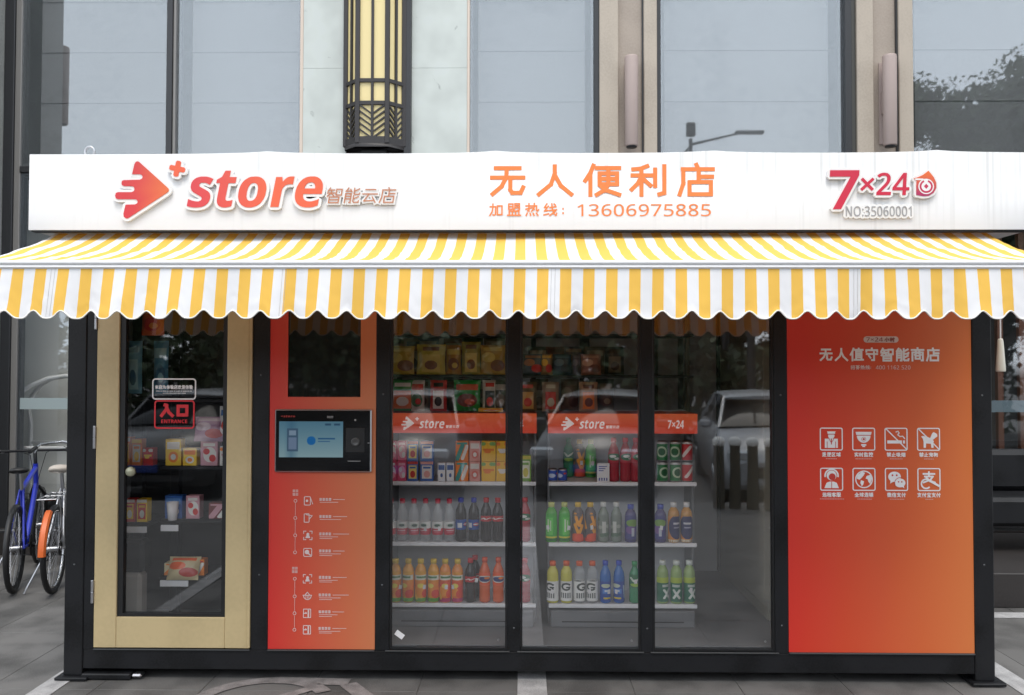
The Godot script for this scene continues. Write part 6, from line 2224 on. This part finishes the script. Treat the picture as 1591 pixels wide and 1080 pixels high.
# cars, trees and lamps across the street: the panes mirror them
func car(label: String, paint: Color, at: Vector3, turn: float) -> Node3D:
	var t := thing("parked_car", label, "car", at, turn, "cars parked across from the kiosk")
	var pm := mat(paint, 0.25)
	pm.clearcoat_enabled = true
	var loft := func(st: SurfaceTool, rows: Array) -> void:
		# rows: along, low y, high y, half width low, half width middle, half width high
		st.set_smooth_group(1)
		var rings := []
		for r in rows:
			var m: float = lerpf(r[1], r[2], 0.55)
			rings.append([Vector3(-r[3], r[1], r[0]), Vector3(-r[4], m, r[0]), Vector3(-r[5], r[2], r[0]), Vector3(0, r[2] + 0.03, r[0]), Vector3(r[5], r[2], r[0]), Vector3(r[4], m, r[0]), Vector3(r[3], r[1], r[0])])
		for i in rings.size() - 1:
			for k in 7:
				var a: Array = rings[i]
				var b: Array = rings[i + 1]
				var k2 := (k + 1) % 7
				var mid: Vector3 = (a[k] + a[k2]) / 2
				face(st, [a[k], a[k2], b[k2], b[k]], Vector3(mid.x, mid.y - (rows[i][1] + rows[i][2]) / 2 if k != 6 else -5.0, 0))
		st.set_smooth_group(-1)
		face(st, rings[0], Vector3(0, 0, -1)); face(st, rings[-1], Vector3(0, 0, 1))
	var st := S()
	loft.call(st, [[-2.16, 0.32, 0.6, 0.66, 0.74, 0.6], [-2.05, 0.24, 0.74, 0.78, 0.85, 0.7], [-1.2, 0.2, 0.92, 0.84, 0.9, 0.76], [-0.85, 0.2, 0.98, 0.85, 0.9, 0.78], [1.0, 0.2, 1.0, 0.85, 0.9, 0.78], [1.9, 0.24, 1.0, 0.82, 0.88, 0.74], [2.12, 0.34, 0.9, 0.72, 0.8, 0.66]])
	obj("body", st, pm, t)
	st = S()
	loft.call(st, [[-0.95, 0.95, 0.99, 0.76, 0.76, 0.74], [-0.25, 0.98, 1.4, 0.77, 0.7, 0.58], [1.0, 0.98, 1.42, 0.77, 0.7, 0.58], [1.85, 0.97, 1.05, 0.73, 0.72, 0.68]])
	obj("window", st, M.car_glass, t)
	st = S()
	loft.call(st, [[-0.38, 1.37, 1.4, 0.62, 0.615, 0.58], [-0.2, 1.4, 1.44, 0.615, 0.61, 0.57], [1.0, 1.41, 1.46, 0.615, 0.61, 0.57], [1.25, 1.34, 1.38, 0.63, 0.62, 0.58]])
	obj("roof", st, pm, t)
	st = S()
	for s in [-1.0, 1.0]:
		bar(st, Vector3(0.765 * s, 0.97, -0.93), Vector3(0.61 * s, 1.4, -0.27), 0.05, 0.04, Vector3(s, 0, 0))
		bar(st, Vector3(0.775 * s, 0.97, 0.35), Vector3(0.6 * s, 1.41, 0.35), 0.07, 0.04, Vector3(s, 0, 0))
		bar(st, Vector3(0.75 * s, 0.98, 1.8), Vector3(0.6 * s, 1.4, 1.02), 0.09, 0.04, Vector3(s, 0, 0))
	obj("window_post", st, pm, t)
	for s in [-1.0, 1.0]:
		st = S()
		box(st, Vector3(0.93 * s - 0.09, 0.96, -0.72), Vector3(0.93 * s + 0.09, 1.08, -0.62), 0.03)
		obj("mirror", st, pm, t)
		for z in [-1.38, 1.32]:
			st = S()
			lathe(st, [Vector2(0, -0.1), Vector2(0.28, -0.1), Vector2(0.32, -0.06), Vector2(0.32, 0.06), Vector2(0.28, 0.1), Vector2(0.2, 0.09), Vector2(0, 0.09)], 20, Transform3D(Basis(Vector3.BACK, -PI / 2), Vector3(0.8 * s, 0.32, z)))
			var w := obj("wheel", st, M.black_trim, t)
			st = S()
			lathe(st, [Vector2(0, -0.112), Vector2(0.19, -0.108), Vector2(0.2, -0.08), Vector2(0.2, 0.1), Vector2(0, 0.112)], 16, Transform3D(Basis(Vector3.BACK, -PI / 2), Vector3(0.805 * s, 0.32, z)))
			obj("rim", st, M.steel, w)
		st = S()
		box(st, Vector3(0.62 * s - 0.16, 0.62, -2.14), Vector3(0.62 * s + 0.16, 0.76, -1.98), 0.03)
		obj("headlight", st, mat(lin(0.6, 0.62, 0.64), 0.1, 0.4), t)
	st = S()
	box(st, Vector3(-0.5, 0.4, -2.175), Vector3(0.5, 0.56, -2.1), 0.02)
	obj("grille", st, M.black_trim, t)
	st = S()
	box(st, Vector3(-0.22, 0.44, -2.185), Vector3(0.22, 0.54, -2.176), 0.004)
	obj("number_plate", st, mat(lin(0.03, 0.06, 0.25), 0.5), t)
	return t


func build_street() -> void:
	var cars := [["silver car facing the kiosk, mirrored at the right of the kiosk's glass", lin(0.3, 0.31, 0.33), Vector3(3.7, -0.2, 8.6), 0.12], ["charcoal car facing the kiosk, mirrored in the entrance door", lin(0.04, 0.04, 0.043), Vector3(-5.2, -0.2, 8.8), -0.05],
		["dark car facing the kiosk, mirrored in the left glass pane", lin(0.01, 0.01, 0.011), Vector3(-1.7, -0.2, 8.8), 0.04], ["black hatchback facing the kiosk, mirrored in the middle glass pane", lin(0.012, 0.012, 0.013), Vector3(1.3, -0.2, 8.9), 0.22], ["black car farthest right in the row across from the kiosk", lin(0.015, 0.015, 0.017), Vector3(6.6, -0.2, 8.8), 0.05]]
	for c in cars:
		car(c[0], c[1], c[2], c[3])
	# bollards: rough posts with pale caps
	var proto := thing("bollard", "first pale-capped post from the kiosk's side, mirrored in the right pane", "bollard", Vector3(2.3, -0.012, 5.5), 0.0, "pale-capped posts before the parked cars")
	var st := S()
	tube(st, [Vector3(0, 0, 0), Vector3(0.005, 0.4, 0), Vector3(0, 0.78, 0)], [0.07, 0.062, 0.06], 12)
	obj("post", st, mat(lin(0.07, 0.062, 0.045), 0.9), proto)
	st = S()
	lathe(st, [Vector2(0.066, 0.74), Vector2(0.074, 0.76), Vector2(0.072, 0.8), Vector2(0.05, 0.835), Vector2(0.0, 0.845)], 14)
	obj("cap", st, mat(lin(0.75, 0.74, 0.71), 0.6), proto)
	for k in 6:
		copy(proto, "bollard", "%s pale-capped post, counted from the one nearest the kiosk's middle" % ordinal(k + 1), Vector3(2.49 + 0.19 * k, -0.012, 5.5 - 0.07 * k), k * 0.7)
	# trees
	var fol := mat(lin(0.05, 0.075, 0.03), 0.7)
	fol.backlight_enabled = true
	fol.backlight = Color(0.4, 0.4, 0.4)
	fol.vertex_color_use_as_albedo = true
	var bark := mat(lin(0.09, 0.07, 0.05), 0.9)
	var leaves := S()
	rng.seed = 77
	var blobs := []
	for k in 46:
		var a := rng.randf() * TAU
		var r := sqrt(rng.randf()) * 2.0
		blobs.append([Vector3(cos(a) * r, 1.9 + rng.randf() * 4.4 - r * 0.35, sin(a) * r), rng.randf_range(0.45, 0.95), rng.randf_range(0.6, 1.4)])
	for b in blobs:
		for k in 1300:
			var d: Vector3 = Vector3(rng.randfn(), rng.randfn() * 0.8, rng.randfn()).normalized() * pow(rng.randf(), 0.4) * b[1]
			var c: Vector3 = b[0] + d
			var x := Vector3(rng.randfn(), rng.randfn(), rng.randfn()).normalized()
			var y := x.cross(Vector3(rng.randfn(), rng.randfn(), rng.randfn())).normalized()
			var s := rng.randf_range(0.046, 0.08) * (2.3 if d.length() < 0.72 * b[1] else 0.8)
			var tone: float = b[2] * rng.randf_range(0.7, 1.3)
			leaves.set_color(Color(tone, tone, tone * 0.9))
			face(leaves, [c - x * s, c - y * s * 0.45, c + x * s, c + y * s * 0.45], Vector3.UP)
	leaves.generate_normals()
	var crown := leaves.commit()
	var trunk := S()
	tube(trunk, [Vector3(0, 0, 0), Vector3(0.05, 1.2, 0.03), Vector3(0, 2.6, 0), Vector3(0.1, 4.4, 0.1)], [0.2, 0.15, 0.12, 0.05], 10)
	for k in 7:
		var a := k * 2.4
		var y := 1.6 + 0.35 * k
		tube(trunk, [Vector3(0.02, y, 0.0), Vector3(cos(a) * 0.7, y + 0.6, sin(a) * 0.7), Vector3(cos(a) * 1.4, y + 0.9, sin(a) * 1.4)], [0.08, 0.05, 0.02], 7)
	trunk.generate_normals()
	var wood := trunk.commit()
	var k := 0
	for e in [[10.9, 9.5, 1.34, "tall tree with a ragged crown, mirrored in the far right window"], [8.4, 11.5, 1.06, "lower tree beside the tall one, mirrored in the far right window"], [14.2, 12.0, 1.4, "tree farthest right across the street"], [4.6, 20.0, 0.86, "tree behind the silver car across the street"], [7.3, 19.0, 0.95, "tree between the silver and the black car across the street"], [0.4, 21.0, 0.8, "tree behind the black hatchback across the street"], [-3.4, 20.5, 0.84, "tree behind the dark car across the street"], [-7.6, 21.0, 0.82, "tree behind the charcoal car across the street"], [-12.0, 20.0, 0.85, "tree farthest left across the street"], [2.4, 23.5, 0.9, "tree in the back row between two others across the street"], [-5.5, 24.0, 0.88, "tree in the back row left of the middle across the street"], [-1.5, 25.0, 0.86, "tree in the back row at the middle across the street"], [-9.8, 24.5, 0.88, "tree in the back row at the left across the street"]]:
		var t := thing("street_tree", e[3], "tree", Vector3(e[0], -0.2, e[1]), k * 1.7, "trees across the street")
		again("trunk", wood, bark, Transform3D(Basis.from_scale(Vector3.ONE * e[2]), Vector3.ZERO), t)
		tag(again("crown", crown, fol, Transform3D(Basis.from_scale(Vector3.ONE * e[2]), Vector3.ZERO), t), "", "", "", "stuff")
		k += 1
	# a clipped hedge behind the cars, as one mass of leaves
	var hedge := S()
	rng.seed = 31
	for q in 14000:
		var c := Vector3(rng.randf_range(-16, 14), 0, rng.randf_range(13.4, 15.0))
		c.y = rng.randf_range(-0.2, 2.7 + 0.5 * sin(c.x * 0.9) + 0.25 * sin(c.x * 2.3))
		var x := Vector3(rng.randfn(), rng.randfn(), rng.randfn()).normalized()
		var y := x.cross(Vector3(rng.randfn(), rng.randfn(), rng.randfn())).normalized()
		var tone := rng.randf_range(0.5, 1.3)
		hedge.set_color(Color(tone, tone, tone))
		face(hedge, [c - x * 0.16, c - y * 0.09, c + x * 0.16, c + y * 0.09], Vector3.UP)
	tag(obj("hedge", hedge, fol), "dark shaggy hedge running behind the parked cars", "hedge", "", "stuff")
	# street lamps
	var lamp := thing("street_lamp", "street lamp with a square head, mirrored in the wide middle window", "street lamp", Vector3(4.4, -0.2, 11.8), 0.0, "street lamps across the street")
	st = S()
	tube(st, [Vector3(0, 0, 0), Vector3(0, 4, 0), Vector3(0, 7.9, 0)], [0.09, 0.07, 0.05], 10)
	obj("pole", st, M.mullion, lamp)
	st = S()
	box(st, Vector3(-0.12, 7.95, -0.1), Vector3(0.12, 8.32, 0.04), 0.03)
	obj("lamp_head", st, M.mullion, lamp)
	var lamp2 := thing("street_lamp", "street lamp with a long slanting arm, mirrored in the wide middle window", "street lamp", Vector3(4.8, -0.2, 15.5), 0.0, "street lamps across the street")
	st = S()
	tube(st, [Vector3(0, 0, 0), Vector3(0, 8.3, 0), Vector3(0.4, 8.75, 0), Vector3(1.9, 9.1, 0)], [0.09, 0.06, 0.045, 0.03], 10)
	obj("pole", st, M.mullion, lamp2)
	st = S()
	box(st, Vector3(1.7, 9.06, -0.1), Vector3(2.6, 9.16, 0.1), 0.03)
	obj("lamp_head", st, M.mullion, lamp2)


func clouds() -> ImageTexture:
	var n := FastNoiseLite.new()
	n.seed = 6
	n.frequency = 0.012
	n.fractal_octaves = 4
	var im := n.get_seamless_image(512, 256)
	var out := Image.create(512, 256, false, Image.FORMAT_RGBA8)
	for y in 256:
		for x in 512:
			out.set_pixel(x, y, Color(0.92, 0.95, 1.0, 0.26 * im.get_pixel(x, y).r))
	return ImageTexture.create_from_image(out)


func _ready() -> void:
	# camera
	var cam := Camera3D.new()
	cam.name = "camera"
	add_child(cam)
	cam.position = CAM
	cam.basis = Basis(Vector3.UP, 0.0133) * Basis(Vector3.RIGHT, 0.0244) * Basis(Vector3.BACK, 0.0016)
	cam.fov = rad_to_deg(2.0 * atan(540.0 / 1300.0))
	cam.near = 0.05
	cam.far = 400.0
	cam.current = true
	# hazy overcast sky
	var we := WorldEnvironment.new()
	we.name = "world"
	var env := Environment.new()
	var sky := Sky.new()
	var ps := ProceduralSkyMaterial.new()
	ps.sky_top_color = Color(0.83, 0.865, 0.905)
	ps.sky_horizon_color = Color(0.89, 0.905, 0.92)
	ps.sky_curve = 0.2
	ps.ground_bottom_color = Color(0.3, 0.3, 0.3)
	ps.ground_horizon_color = Color(0.6, 0.6, 0.6)
	ps.sky_cover = clouds()
	ps.sky_cover_modulate = Color(1, 1, 1)
	sky.sky_material = ps
	env.background_mode = Environment.BG_SKY
	env.sky = sky
	env.background_energy_multiplier = 1.0
	env.tonemap_mode = Environment.TONE_MAPPER_LINEAR
	env.tonemap_exposure = 2.25
	env.sdfgi_enabled = true
	env.ssao_enabled = true
	env.ssil_enabled = true
	we.environment = env
	add_child(we)
	var sun := DirectionalLight3D.new()
	sun.name = "sun"
	sun.light_color = Color(1.0, 0.98, 0.95)
	sun.light_energy = 0.3
	sun.light_angular_distance = 25.0
	sun.shadow_enabled = true
	sun.rotation = Vector3(deg_to_rad(-62), deg_to_rad(8), 0)
	add_child(sun)
	make_materials()
	build_ground()
	build_hotel()
	build_kiosk()
	build_goods()
	bicycle("blue mountain bicycle with a small black saddle parked by the glass wall", Vector3(-3.72, 0.0, -1.68), deg_to_rad(90 + 21), mat(lin(0.018, 0.035, 0.42), 0.3), M.black_trim, false)
	bicycle("silver town bicycle with beige saddle and orange rear fender beside the blue one", Vector3(-3.43, 0.0, -1.68), deg_to_rad(90 + 16), M.steel, M.chrome, true)
	luggage_cart()
	foot_tray()
	build_street()
